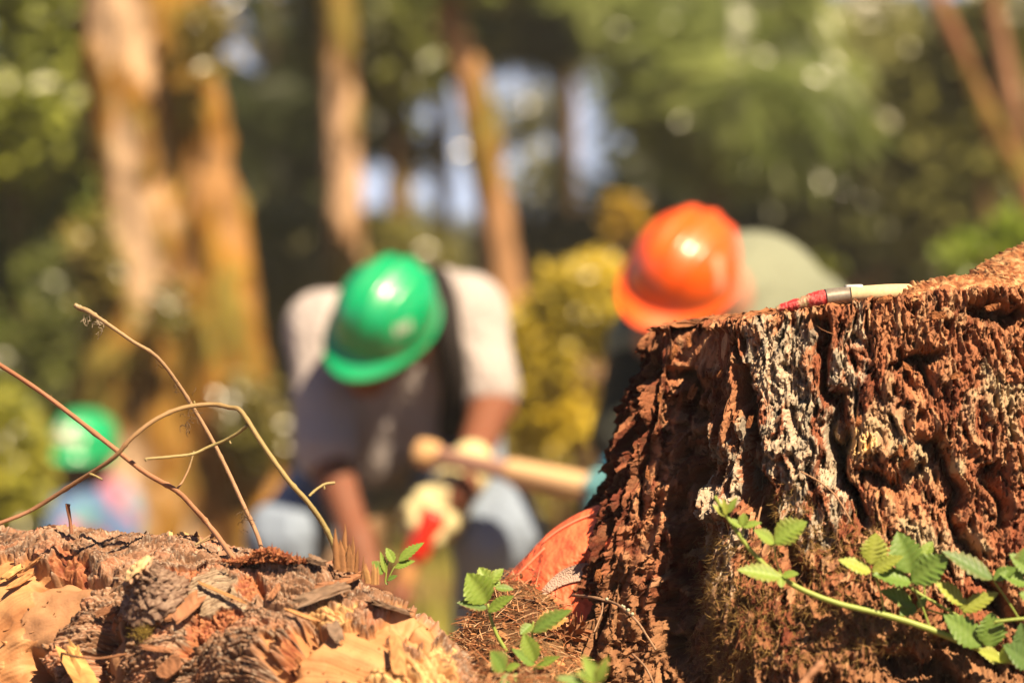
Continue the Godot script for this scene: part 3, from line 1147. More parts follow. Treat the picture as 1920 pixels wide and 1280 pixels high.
	s.cap(0, nth, line[0], Color(0.6, 0.34, 0.16))
	part("bark", s.mesh(), M.bark, root)
	for k in 26000:
		var r := rng.randi_range(1, nu - 2)
		var j := rng.randi_range(2, dense - 2)
		var q := r * nth + j
		if s.v[q].x < -0.56:
			continue
		log_pts.append([s.v[q], s.n[q], s.c[q], (line[mini(r + 1, nu - 1)] - line[r - 1]).normalized()])
	log_axis = line
	log_details(root)
	loose_wood()


func on_log(px: float, py: float, fallback: float, lift := 0.0) -> Vector3:
	return P(px, py, front_at(log_front, px, py, fallback) - lift)


func log_details(root: Node3D) -> void:
	var flake := flake_mesh(0.09)
	var at := []
	var tints := []
	for k in 900:
		var q: Array = log_pts[rng.randi() % log_pts.size()]
		var n: Vector3 = q[1]
		var size := rng.randf_range(0.0014, 0.0042) * (1.0 if rng.randf() < 0.95 else 2.4)
		var c: Color = q[2]
		if c.r > 0.5 and rng.randf() < 0.85:
			continue
		var along := ((q[3] as Vector3) + Vector3.UP * 0.6 + rand_dir() * 0.6).normalized()
		at.append(frame((q[0] as Vector3) + n * size * 0.12, along, (n + rand_dir() * 0.55).normalized(), Vector3(size, size * rng.randf_range(1.0, 2.6), size)))
		tints.append(c * rng.randf_range(0.7, 1.3))
	swarm("bark_flake", flake, M.chip, at, tints, root)
	# crumbled red rot heaped on the crown
	at = []
	tints = []
	for k in 1500:
		var px := 500.0 + rng.randfn() * 30.0
		var py := 1052.0 - rng.randf() * 22.0 * exp(-pow((px - 505.0) / 36.0, 2.0))
		var size := rng.randf_range(0.0015, 0.0055)
		at.append(frame(P(px, py, front_at(log_front, px, 1056.0, 2.5) + rng.randf_range(-0.004, 0.02)), rand_dir() + Vector3(0.7, 0.2, 0), rand_dir(), Vector3(size, size * rng.randf_range(0.8, 2.4), size)))
		tints.append(Color(0.22, 0.06, 0.028).lerp(Color(0.42, 0.17, 0.07), rng.randf()))
	swarm("red_rot", flake, M.chip, at, tints, root)
	# branch stub with a pale cut top
	var c0 := on_log(292, 1130, 2.46, -0.012)
	var dir := Vector3(-0.35, 0.80, 0.48).normalized()
	var s := Shape.new()
	var nz := noise(FastNoiseLite.TYPE_SIMPLEX, 1.0, 2, 71)
	var side := dir.cross(Vector3(0.2, 0.1, 1)).normalized()
	var fwd := side.cross(dir)
	var rows := 46
	var cols := 64
	for r in rows:
		var t := float(r) / (rows - 1)
		for k in cols:
			var a := TAU * k / cols
			var e := side * cos(a) + fwd * sin(a)
			var radius := lerpf(0.032, 0.0155, smoothstep(0.0, 0.8, t))
			var p := c0 + dir * (t * 0.040 + 0.006 * cos(a - 0.8) * t) + e * radius
			p += e * (nz.get_noise_2d(a * 7.0, t * 3.0) * 0.0035 + nz.get_noise_3d(p.x * 230, p.y * 110, p.z * 230) * 0.0032 + nz.get_noise_3d(p.x * 620, p.y * 300, p.z * 620) * 0.0012)
			var m := nz.get_noise_3d(p.x * 240, p.y * 240, p.z * 240)
			s.vert(p, Color(0.30, 0.20, 0.14).lerp(Color(0.13, 0.07, 0.045), clampf(0.5 + m * 1.6, 0, 1)).lerp(Color(0.5, 0.30, 0.18), smoothstep(0.85, 1.0, t)))
	s.weave(0, rows, cols, true)
	var stub := part("branch_stub", s.mesh(), M.bark, root)
	s = Shape.new()
	for r in 9:
		var t := float(r) / 8.0
		for k in 24:
			var a := TAU * k / 24
			var e := side * cos(a) + fwd * sin(a)
			var p := c0 + dir * (0.0405 + 0.006 * cos(a - 0.8) * (1 - t) + 0.004 * t) + e * 0.0150 * (1.0 - t)
			p += dir * nz.get_noise_3d(p.x * 300, p.y * 300, p.z * 300) * 0.003
			s.vert(p, Color(0.72, 0.44, 0.2).lerp(Color(0.85, 0.62, 0.34), clampf(0.5 + nz.get_noise_3dv(p * 300), 0, 1)))
	s.weave(0, 9, 24, true)
	part("cut_wood", s.mesh(), M.chip, stub)
	# standing splinters torn up at the crown of the log
	for g in [[632, 1062, 629, 990, 15, 0], [641, 1062, 646, 982, 13, 0], [650, 1062, 646, 996, 14, 0], [659, 1064, 661, 1004, 11, 0], [667, 1068, 672, 1026, 9, 0], [655, 1066, 655, 1020, 16, 0], [640, 1066, 638, 1012, 20, 0], [690, 1088, 686, 1056, 13, 1], [700, 1090, 700, 1054, 12, 1], [706, 1090, 708, 1060, 9, 1], [679, 1080, 681, 1040, 6, 0], [560, 1052, 556, 1034, 5, 2], [508, 1044, 510, 1016, 4, 2], [526, 1050, 530, 1030, 5, 2], [538, 1052, 545, 1038, 5, 2], [516, 1046, 520, 1030, 8, 2]]:
		var d := front_at(log_front, g[0], g[1] + 8, 2.47) + rng.randf_range(-0.002, 0.003)
		var a := P(g[0], g[1] + 6, d)
		var b := P(g[2], g[3], d - 0.004)
		var sh := Shape.new()
		var rows2 := 22
		var lean := rng.randf_range(-0.5, 0.5)
		for r in rows2:
			var t := float(r) / (rows2 - 1)
			for k in 12:
				var an := TAU * k / 12
				var w: float = g[4] / 2130.0 * (1.0 - 0.30 * t) * (1.0 + rng.randf_range(-0.10, 0.10))
				if t > 0.6:
					w *= lerpf(1.0, 0.12, (t - 0.6) / 0.4)
				var groove := 0.25 * absf(sin(an * 3.0 + r * 0.05))
				sh.vert(a.lerp(b, t) + Vector3(cos(an) * w * 0.5 + lean * w * t * t, 0, sin(an) * w * (0.30 - groove * 0.5)), [Color(0.30, 0.145, 0.062), Color(0.46, 0.25, 0.10), Color(0.26, 0.09, 0.045)][g[5]] * (0.7 + 0.6 * absf(sin(k * 2.3 + g[0]))))
		sh.weave(0, rows2, 12, true)
		part("standing_splinter", sh.mesh(), M.chip, root)
	# lifted lips of bark and curls of torn wood that still hang on
	# each: from, to (pixels), width, thickness, lift, colour index
	var tone := [Color(0.22, 0.14, 0.09), Color(0.34, 0.15, 0.07), Color(0.60, 0.34, 0.13), Color(0.50, 0.25, 0.10), Color(0.26, 0.085, 0.04)]
	for g in [
		[322, 1165, 372, 1112, 34, 7, 1], [372, 1092, 462, 1132, 8, 3, 3], [600, 1100, 690, 1076, 26, 10, 1], [555, 1132, 645, 1098, 34, 10, 0],
		[690, 1128, 775, 1152, 34, 10, 0], [505, 1124, 522, 1096, 14, 4, 1], [536, 1142, 600, 1170, 9, 4, 3],
		[740, 1200, 758, 1275, 26, 10, 3],		[622, 1166, 642, 1200, 24, 5, 0], [575, 1044, 615, 1056, 24, 10, 0],
		[180, 1152, 215, 1138, 14, 4, 1], 
		[298, 1270, 332, 1228, 34, 10, 1], [262, 1212, 330, 1222, 10, 4, 1], [5, 1088, 42, 1060, 18, 8, 2], [10, 1104, 60, 1078, 14, 8, 3], [46, 1070, 72, 1048, 14, 6, 3],
	]:
		var a := on_log(g[0], g[1], 2.45)
		var b := on_log(g[2], g[3], 2.45)
		var m := (a + b) * 0.5
		var core := Vector3.ZERO
		var near := 9.0
		for q in log_axis:
			if absf(q.x - m.x) < near:
				near = absf(q.x - m.x)
				core = q
		var out := (m - core).normalized()
		var sh := Shape.new()
		var size := Vector3(g[4] / 2130.0, a.distance_to(b) * 1.1, g[5] / 2130.0)
		sh.join(shard_shape(size), frame(m + out * size.z * 0.15, b - a, (out + rand_dir() * 0.25).normalized()), tone[g[6]])
		part("torn_wood", sh.mesh(true), M.bark if g[6] in [0, 1, 4] else M.chip, root)
	# moss in the hollow beside the stub
	var strand := strand_mesh(0.5)
	at = []
	tints = []
	for k in 500:
		var p := on_log(265 + rng.randfn() * 9.0, 1183 + rng.randfn() * 9.0, 2.46)
		var l := rng.randf_range(0.002, 0.006)
		at.append(frame(p, Vector3(0, 0.6, 0.6) + rand_dir() * 0.8, rand_dir(), Vector3.ONE * l))
		tints.append(Color(0.22, 0.15, 0.03).lerp(Color(0.40, 0.28, 0.06), rng.randf()))
	swarm("moss_tuft", strand, M.strand, at, tints, root)


func loose_wood() -> void:
	# pale split chip leaning at the front of the log
	var d := front_at(log_front, 160, 1250, 2.44) - 0.012
	var chip := thing("wood_chip", "pale orange split wood chip standing against the front of the log", "wood chip", P(165, 1290, d))
	var s := Shape.new()
	s.join(shard_shape(Vector3(0.020, 0.060, 0.008)), frame(P(150, 1262, d), Vector3(-0.55, 0.8, -0.1), Vector3(0.1, 0.2, 1)), Color(0.66, 0.37, 0.13))
	part("split_face", s.mesh(true), M.chip, chip)
	s = Shape.new()
	s.join(shard_shape(Vector3(0.006, 0.022, 0.004)), frame(P(140, 1232, d), Vector3(0.08, 1, 0), Vector3(0, 0.2, 1)), Color(0.66, 0.37, 0.13))
	part("splinter", s.mesh(true), M.chip, chip)
	# curled shavings behind the top of the log
	var dd := 2.63
	var curl := thing("wood_shaving", "curled pale wood shavings lying along the top of the log", "shavings", P(350, 1022, dd))
	for g in [[318, 1002, 14], [332, 1008, 13], [345, 1000, 13], [358, 1010, 14], [371, 1006, 11], [374, 1016, 11], [360, 1022, 15], [340, 1018, 15]]:
		s = Shape.new()
		s.join(shard_shape(Vector3(g[2] * 0.6, g[2] * 1.5, 3.0) / 2050.0), frame(P(g[0], g[1], dd), rand_dir() + Vector3.UP * 0.8, Vector3(0.2, 0.3, 1)), Color(0.75, 0.46, 0.2))
		part("shaving", s.mesh(true), M.chip, curl)
	# thin dead twig hung across the hollow
	s = Shape.new()
	s.tube(spline([on_log(115, 1224, 2.46, 0.012), P(145, 1231, 2.42), P(185, 1234, 2.42), on_log(236, 1226, 2.46, 0.008)], 6), [0.0011], 6, Color(0.26, 0.12, 0.06), null, 0.15, rng)
	tag(part("dead_twig", s.mesh(), M.twig, self), "thin dark dead twig spanning the dark hollow in the log", "twig")
	# small upright stub twig on the crown
	s = Shape.new()
	var a := on_log(133, 1000, 2.6, -0.004)
	s.tube([a, a + Vector3(-0.001, 0.012, 0), a + Vector3(-0.0035, 0.024, 0.0), a + Vector3(-0.003, 0.027, 0)], [0.0017, 0.0016, 0.0022, 0.0028], 7, Color(0.36, 0.15, 0.08), null, 0.2, rng)
	tag(part("dead_twig", s.mesh(), M.twig, self), "short reddish broken twig standing upright on top of the log", "twig")


# ------------------------------------------------------------------ needles, cone, twigs on the bank between log and stump
func land_at(px: float, py: float) -> Vector3:
	# march along the sight line to the bank
	var dir := P(px, py, 1.0) - EYE
	var d := 2.2
	while d < 6.0:
		var p := EYE + dir * d
		if p.y < land(p.x, p.z):
			return p
		d += 0.004
	return P(px, py, 2.7)


func build_duff() -> void:
	var strand := strand_mesh(0.12)
	var at := []
	var tints := []
	for k in 9000:
		var x := rng.randf_range(-0.09, 0.55)
		var z := -rng.randf_range(2.22, 2.95)
		var p := Vector3(x, land(x, z), z)
		var l := rng.randf_range(0.010, 0.026)
		var dir := Vector3(rng.randfn(), rng.randf_range(-0.15, 0.5), rng.randfn()).normalized()
		at.append(frame(p + Vector3(0, rng.randf_range(-0.002, 0.012), 0) - dir * l * 0.5, dir, Vector3.UP, Vector3(l * 0.75, l, l * 0.75)))
		tints.append([Color(0.52, 0.21, 0.09), Color(0.66, 0.36, 0.18), Color(0.30, 0.11, 0.05), Color(0.78, 0.50, 0.28)][rng.randi() % 4] * rng.randf_range(0.8, 1.15))
	# and on the foot of the stump
	for k in 900:
		var q: Array = stump_pts[rng.randi() % stump_pts.size()]
		var p: Vector3 = q[0]
		if p.y > 0.10:
			continue
		var l := rng.randf_range(0.008, 0.02)
		var dir := (rand_dir() + (q[1] as Vector3) * 0.4).normalized()
		at.append(frame(p - dir * l * 0.4, dir, q[1], Vector3(l * 0.8, l, l * 0.8)))
		tints.append(Color(0.50, 0.23, 0.10) * rng.randf_range(0.7, 1.2))
	var o := swarm("fallen_needles", strand, M.strand, at, tints, self)
	tag(o, "fallen rust brown conifer needles on the bank between log and stump", "needles")
	var flake := flake_mesh(0.12)
	at = []
	tints = []
	for k in 7000:
		var x := rng.randf_range(-0.08, 0.55)
		var z := -rng.randf_range(2.25, 2.95)
		var l := rng.randf_range(0.002, 0.007) * (1.0 if rng.randf() < 0.94 else 2.2)
		at.append(frame(Vector3(x, land(x, z) + rng.randf_range(-0.002, 0.006), z), rand_dir(), Vector3.UP + rand_dir() * 0.8, Vector3.ONE * l))
		tints.append(Color(0.26, 0.10, 0.045).lerp(Color(0.46, 0.22, 0.09), rng.randf()) * rng.randf_range(0.6, 1.2))
	o = swarm("rotten_wood_debris", flake, M.chip, at, tints, self)
	tag(o, "crumbled red brown rotten wood lying round the foot of the stump", "debris")
	fir_cone()
	# fallen leaf behind the big bramble leaflet
	var lf := leaflet(0.030, 0.011, 7, 0.35, 0.25, 0.03, Color(0.46, 0.23, 0.06), Color(0.58, 0.34, 0.10))
	var li := part("fallen_leaf", lf, M.leaf, self)
	li.transform = frame(land_at(1005, 1195) + Vector3(0, 0.010, 0), Vector3(0.9, 0.35, -0.1), Vector3(-0.2, 0.6, 0.8))
	tag(li, "dry yellow orange fallen leaf lying behind the bramble leaflet", "leaf")
	li = part("fallen_leaf", leaflet(0.016, 0.008, 4, 0.2, 0.2, 0.0, Color(0.62, 0.32, 0.10), Color(0.7, 0.4, 0.14)), M.leaf, self)
	li.transform = frame(land_at(1170, 1258) + Vector3(0, 0.004, 0), Vector3(0.9, 0.3, 0.1), Vector3(0, 0.6, 0.8))
	tag(li, "small orange dead leaf among the needles below the stump", "leaf")
	# dead twigs
	var tw := Color(0.27, 0.15, 0.09)
	for g in [
		[[[1074, 1116], [1110, 1120], [1145, 1128], [1168, 1140], [1195, 1165], [1215, 1195], [1230, 1218]], 0.0016, 0.0011, "arching lichen dotted dead twig bent against the left foot of the stump"],
		[[[962, 1120], [985, 1124], [1010, 1128], [1035, 1131]], 0.0012, 0.0009, "thin straight dead twig lying on the needle mound"],
		[[[936, 1140], [955, 1155], [978, 1176]], 0.0010, 0.0008, "thin dead twig sloping down the needle mound beside the bramble shoot"],
		[[[948, 1138], [962, 1118], [976, 1108]], 0.0011, 0.0009, "short dark dead twig poking up in front of the orange bag"],
		[[[1186, 1226], [1210, 1250], [1228, 1285]], 0.0012, 0.0009, "dead twig running down out of the needles below the stump"],
		[[[1130, 1130], [1128, 1150], [1112, 1190]], 0.0010, 0.0007, "pale hooked dead twig hanging on the stump foot"],
	]:
		var pts := []
		for q in g[0]:
			var b := land_at(q[0], q[1])
			var d := minf(-b.z, front_at(stump_front, q[0], q[1], 9.0)) - 0.006
			pts.append(P(q[0], q[1], d))
		var line := spline(pts, 7)
		var s := Shape.new()
		s.tube(line, taper(line.size(), g[1], g[2]), 7, tw, Color(0.36, 0.22, 0.13), 0.16, rng)
		if g[1] > 0.0015:
			for q in [20, 21, 23, 25, 12]:
				s.ball(line[q] + Vector3(0.001, 0.0012, 0.001), Vector3.ONE * rng.randf_range(0.0010, 0.0019), 5, 6, Color(0.5, 0.52, 0.36))
		tag(part("dead_twig", s.mesh(), M.twig, self), g[3], "twig")
	# lichen covered twig against the bag, and the loose slender twigs on the stump face
	var s2 := Shape.new()
	var p0 := P(1106, 1092, 2.73)
	s2.tube(spline([p0, P(1105, 1075, 2.73), P(1100, 1058, 2.73), P(1094, 1047, 2.73)], 6), [0.0021], 8, Color(0.17, 0.13, 0.09), Color(0.42, 0.34, 0.20), 0.25, rng)
	tag(part("dead_twig", s2.mesh(), M.twig, self), "stubby grey lichen covered twig standing between orange bag and stump", "twig")
	for g in [[[[1502, 884], [1540, 905], [1570, 933], [1597, 978]], "thin pale dead twig hanging across the grey streaked stump face"], [[[1420, 990], [1425, 960], [1434, 930]], "short straw coloured needle stuck upright in the lichen streak"]]:
		var pts := []
		for q in g[0]:
			pts.append(P(q[0], q[1], front_at(stump_front, q[0], q[1], 2.5) - 0.004))
		s2 = Shape.new()
		s2.tube(spline(pts, 6), [0.0009], 6, Color(0.38, 0.21, 0.11), null, 0.15, rng)
		tag(part("dead_twig", s2.mesh(), M.twig, self), g[1], "twig")
	# loose broken stick at the lower edge
	s2 = Shape.new()
	var q0 := P(1500, 1290, 2.30)
	s2.tube(spline([q0, P(1520, 1265, 2.30), P(1543, 1240, 2.30)], 6), [0.0036, 0.0038, 0.0035, 0.0034, 0.003, 0.003, 0.003, 0.0034, 0.003, 0.003, 0.003, 0.003, 0.002], 8, Color(0.48, 0.24, 0.13), null, 0.15, rng)
	tag(part("broken_stick", s2.mesh(), M.twig, self), "blurred pale brown stick end in front of the mossy stump foot", "stick")


func fir_cone() -> void:
	var base := P(1062, 1194, minf(-land_at(1062, 1194).z, front_at(stump_front, 1062, 1194, 9.0)) - 0.012)
	var root := thing("fir_cone", "open brown conifer cone lying in the needles beside the bramble leaf", "cone", base)
	var axis := (P(1088, 1168, -base.z) - P(1030, 1210, -base.z)).normalized()
	var side := axis.cross(Vector3(0, 0, 1)).normalized()
	var fwd := side.cross(axis)
	var s := Shape.new()
	s.tube([base - axis * 0.022, base, base + axis * 0.022], [0.004, 0.005, 0.003], 8, Color(0.22, 0.10, 0.05))
	part("core", s.mesh(), M.chip, root)
	var scale := Shape.new()
	for r in 5:
		var t := r / 4.0
		for k in 5:
			var u := (k - 2) / 2.0
			var w := 0.0026 * sin(0.5 + t * 1.7)
			scale.vert(Vector3(u * w, t * 0.012, -u * u * 0.0006 + t * t * 0.0025))
	scale.weave(0, 5, 5, false)
	var m := scale.mesh(false, false)
	for k in 44:
		var f := k / 44.0
		var a := k * 2.39996
		var e := side * cos(a) + fwd * sin(a)
		var o := part("scale", m, M.cone_a if k % 2 == 0 else M.cone_b, root)
		o.transform = frame(axis * lerpf(-0.021, 0.021, f) + e * 0.003, (e + axis * 0.35).normalized(), axis, Vector3.ONE * (0.75 + 0.5 * sin(f * PI)))


# ------------------------------------------------------------------ bramble leaves
# y runs from stalk to tip, x across, z is the upper face
func leaflet(length: float, half: float, teeth: int, fold: float, droop: float, pleat: float, c0: Color, c1: Color) -> ArrayMesh:
	var s := Shape.new()
	var rows := teeth * 3 + 1
	var burnt := maxf(rng.randf_range(-0.5, 0.75), 0.0)
	var across := [-1.0, -0.66, -0.33, 0.0, 0.33, 0.66, 1.0]
	for r in rows:
		var t := float(r) / (rows - 1)
		var w := half * pow(maxf(sin(PI * pow(clampf(t, 0.0, 1.0), 0.72)), 0.0), 0.85) * (1.0 - 0.1 * t)
		if r == 0 or r == rows - 1:
			w = 0.0002
		var saw := [0.10, 0.0, -0.13][r % 3] as float
		for u in across:
			var a := absf(u)
			var tt := t - 0.16 * a * (1.0 - a * 0.2) * sin(PI * t) * 0.6
			var x: float = u * w * (1.0 + (saw if a > 0.9 else 0.0))
			var vein := sin((t - a * 0.16) * TAU * (teeth - 1.0))
			var z := fold * absf(x) - droop * length * t * t + pleat * half * vein * (0.25 + a) * sin(PI * t) - 0.35 * a * a * a * w * 0.4
			var y := t * length + (0.04 * length * (saw * 2.0 if a > 0.9 else 0.0)) + a * w * 0.22
			var col := c0.lerp(c1, clampf(0.5 + 0.35 * vein + (0.45 if a < 0.1 else 0.0), 0, 1))
			if a > 0.6:
				col = col.lerp(Color(0.32, 0.17, 0.05), burnt * (a - 0.4))
			s.vert(Vector3(x, y, z), col)
	s.weave(0, rows, across.size(), false)
	return s.mesh(false, false)


var leaf_kinds := []


func leaf_part(parent: Node3D, base: Vector3, tip: Vector3, half_ratio: float, facing: Vector3, shade: int, fold := 0.35) -> void:
	var length := base.distance_to(tip)
	var greens := [[Color(0.19, 0.30, 0.035), Color(0.30, 0.42, 0.08)], [Color(0.125, 0.225, 0.035), Color(0.20, 0.32, 0.065)], [Color(0.30, 0.36, 0.04), Color(0.42, 0.48, 0.10)], [Color(0.085, 0.165, 0.040), Color(0.14, 0.235, 0.065)]]
	var m := leaflet(1.0, half_ratio, 8 if length > 0.02 else 6, fold * rng.randf_range(0.7, 1.3), rng.randf_range(0.02, 0.16), 0.10, greens[shade][0], greens[shade][1])
	var o := part("leaflet", m, M.leaf, parent)
	o.transform = frame(base - world_of(parent), tip - base, facing, Vector3.ONE * length)


func bramble(label: String, category: String, stems: Array, leaves: Array, near: float, at: Array, group := "", tint := Color(0.26, 0.33, 0.06)) -> void:
	var dep := func(px: float, py: float, lift: float) -> float:
		var d := front_at(stump_front, px, py, near)
		if near < 2.42 or px < 1250.0:
			d = near
		return minf(d, near + 0.06) - lift
	var root := thing("bramble", label, category, P(at[0], at[1], dep.call(at[0], at[1], 0.01)), group)
	for g in stems:
		var pts := []
		for q in g[0]:
			pts.append(P(q[0], q[1], near - 0.025 - (q[2] if q.size() > 2 else 0.0)))
		var line := spline(pts, 8)
		var s := Shape.new()
		s.tube(line, taper(line.size(), g[1], g[2]), 9, tint, tint.lerp(Color(0.36, 0.44, 0.10), 0.6), 0.05, rng)
		if g[1] > 0.0013:
			for k in line.size() - 2:
				if k % 2 == 0:
					var n := rand_dir()
					s.tube([line[k] + n * g[2] * 0.8, line[k] + n * (g[1] + 0.0016)], [0.0003, 0.00008], 4, Color(0.40, 0.34, 0.12))
		part("stem", s.mesh(), M.stem, root)
	for g in leaves:
		# base px, base py, tip px, tip py, half width over length, shade, depth of tip towards camera, facing
		var fz: Vector3 = g[7] if g.size() > 7 else Vector3(0.1, 0.62, 0.75)
		var d0 := near - 0.028
		leaf_part(root, P(g[0], g[1], d0), P(g[2], g[3], d0 - g[6]), g[4], fz, g[5])


func build_brambles() -> void:
	# the long runner across the foot of the stump
	bramble("long green bramble runner crossing the mossy foot of the stump, tip raised", "bramble",
		[
			[[[1340, 930], [1352, 950], [1374, 985], [1400, 1022], [1430, 1055], [1468, 1084], [1510, 1108], [1575, 1132], [1660, 1153], [1740, 1178], [1830, 1213], [1935, 1252]], 0.0016, 0.0032],
			[[[1466, 1080], [1456, 1050], [1452, 1018]], 0.0008, 0.0007], [[[1393, 1010], [1394, 995], [1392, 985]], 0.0008, 0.0006],
			[[[1660, 1152], [1650, 1105], [1636, 1068]], 0.0009, 0.0008], [[[1745, 1178], [1727, 1130], [1708, 1090]], 0.0010, 0.0008],
			[[[1838, 1212], [1815, 1160], [1798, 1132]], 0.0010, 0.0008],
		],
		[
			[1360, 968, 1338, 944, 0.22, 2, 0.0], [1362, 966, 1357, 934, 0.20, 2, 0.004], [1364, 962, 1382, 931, 0.20, 0, 0.002], [1358, 962, 1346, 952, 0.3, 2, 0.0],
			[1392, 988, 1366, 972, 0.26, 0, 0.004], [1392, 986, 1396, 961, 0.42, 0, 0.0], [1393, 988, 1428, 978, 0.24, 0, 0.004],
			[1452, 1019, 1415, 992, 0.32, 0, 0.006], [1453, 1017, 1511, 975, 0.40, 0, 0.006, Vector3(-0.3, 0.5, 0.8)], [1453, 1019, 1496, 1007, 0.25, 0, 0.008],
			[1464, 1082, 1384, 1065, 0.24, 0, 0.010], [1466, 1080, 1497, 1073, 0.30, 0, 0.006], [1464, 1082, 1466, 1101, 0.4, 0, 0.008],
			[1634, 1072, 1574, 1047, 0.24, 2, 0.010], [1634, 1058, 1645, 1000, 0.46, 2, 0.004, Vector3(0.2, 0.3, 0.9)], [1636, 1072, 1692, 1040, 0.25, 2, 0.012],
			[1708, 1075, 1685, 997, 0.40, 1, 0.000, Vector3(-0.1, 0.45, 0.9)], [1709, 1092, 1640, 1072, 0.34, 1, 0.010, Vector3(-0.2, 0.75, 0.6)], [1710, 1091, 1779, 1042, 0.36, 1, 0.010, Vector3(0.1, 0.5, 0.85)], [1728, 1046, 1750, 1014, 0.32, 0, -0.004], [1730, 1052, 1748, 1036, 0.4, 0, -0.004],
			[1808, 1133, 1757, 1086, 0.27, 2, 0.006], [1805, 1146, 1871, 1108, 0.24, 2, 0.010], [1800, 1142, 1812, 1120, 0.3, 2, 0.0],
			[1842, 1210, 1772, 1152, 0.30, 1, 0.008, Vector3(-0.3, 0.6, 0.75)], [1856, 1214, 1862, 1148, 0.44, 1, 0.004, Vector3(0.1, 0.4, 0.9)],
			[1878, 1238, 1838, 1220, 0.34, 2, 0.012], [1874, 1240, 1908, 1214, 0.34, 2, 0.012],
		], 2.455, [1935, 1252])
	bramble("second bramble shoot behind the runner with small crinkled leaf under it", "bramble",
		[[[[1688, 1088], [1712, 1105], [1750, 1128], [1800, 1156]], 0.0017, 0.0012], [[[1738, 1142], [1765, 1150], [1790, 1152]], 0.0009, 0.0009], [[[1732, 1090], [1735, 1115]], 0.0008, 0.0008]],
		[[1712, 1135, 1654, 1104, 0.30, 1, 0.008], [1716, 1133, 1689, 1153, 0.42, 1, 0.010], [1722, 1140, 1738, 1118, 0.34, 1, 0.0]], 2.475, [1800, 1156])
	bramble("bramble shoot at the right frame edge with broad dark arched leaflets", "bramble",
		[[[[1865, 1166], [1895, 1162], [1940, 1158]], 0.0014, 0.0016], [[[1912, 1160], [1885, 1118], [1862, 1086]], 0.0009, 0.0008], [[[1940, 1290], [1925, 1240], [1930, 1180]], 0.001, 0.001]],
		[[1862, 1086, 1772, 1027, 0.20, 3, 0.004], [1863, 1086, 1908, 1064, 0.30, 1, 0.006], [1925, 1095, 1878, 1072, 0.34, 1, 0.008], [1940, 1075, 1896, 1036, 0.36, 1, 0.0], [1920, 1075, 1925, 1024, 0.4, 1, 0.0, Vector3(-0.2, 0.3, 0.9)], [1935, 1250, 1884, 1208, 0.34, 3, 0.012, Vector3(-0.3, 0.6, 0.7)], [1935, 1230, 1915, 1170, 0.40, 3, 0.006, Vector3(-0.3, 0.4, 0.8)], [1940, 1130, 1912, 1108, 0.4, 1, 0.0]], 2.445, [1940, 1290])
	# the shoots in the gap between log and stump
	bramble("upright bramble shoot with pleated leaf rosette in front of the orange bag", "bramble",
		[[[[976, 1285], [966, 1255], [950, 1222], [934, 1195], [922, 1165], [914, 1132]], 0.0024, 0.0013]],
		[[912, 1131, 878, 1076, 0.46, 0, 0.010, Vector3(-0.1, 0.45, 0.9)], [913, 1140, 859, 1126, 0.22, 3, 0.012], [915, 1146, 963, 1116, 0.22, 0, 0.012], [902, 1122, 863, 1128, 0.30, 3, -0.006], [918, 1098, 898, 1062, 0.40, 0, -0.006, Vector3(0, 0.4, 0.9)], [915, 1094, 944, 1065, 0.30, 0, -0.004], [928, 1102, 964, 1104, 0.26, 1, 0.0], [914, 1098, 922, 1080, 0.4, 2, -0.002], [925, 1100, 934, 1082, 0.36, 0, -0.008]],
		2.53, [976, 1285])
	bramble("low bramble seedling with three upright leaflets among the needles", "bramble",
		[[[[1004, 1290], [1003, 1262], [1002, 1244]], 0.0013, 0.0011]],
		[[1003, 1240, 982, 1188, 0.34, 0, 0.004, Vector3(-0.1, 0.4, 0.9)], [1003, 1250, 962, 1214, 0.20, 1, 0.010], [1004, 1251, 1050, 1230, 0.20, 0, 0.012], [1004, 1250, 1030, 1238, 0.3, 3, 0.004]], 2.47, [1004, 1290])
	bramble("single broad bramble leaf arching to the right over the fallen leaf", "bramble",
		[[[[998, 1200], [998, 1185], [1000, 1165]], 0.0011, 0.0010]],
		[[999, 1185, 1069, 1139, 0.22, 1, 0.012, Vector3(-0.35, 0.55, 0.75)], [997, 1170, 976, 1188, 0.36, 1, 0.010]], 2.52, [998, 1200])
	bramble("small bramble leaves tucked low beside the torn right end of the log", "bramble",
		[[[[975, 1290], [955, 1262], [945, 1256]], 0.0011, 0.001]],
		[[944, 1260, 921, 1220, 0.44, 1, 0.008], [948, 1256, 974, 1244, 0.3, 0, 0.006], [970, 1262, 935, 1282, 0.26, 1, 0.012], [944, 1258, 932, 1240, 0.4, 0, 0.0]], 2.44, [975, 1290])
	bramble("blurred bright green bramble tips nearest the camera at the bottom edge", "bramble",
		[[[[1112, 1320], [1114, 1295], [1117, 1278]], 0.0013, 0.001], [[[1112, 1320], [1095, 1300], [1085, 1285]], 0.001, 0.001]],
		[[1117, 1278, 1094, 1228, 0.26, 0, 0.0], [1119, 1282, 1139, 1232, 0.20, 0, 0.006], [1115, 1280, 1083, 1256, 0.22, 0, 0.006], [1098, 1282, 1043, 1268, 0.22, 1, 0.006], [1080, 1275, 1098, 1284, 0.3, 1, 0.0]], 2.22, [1112, 1320])
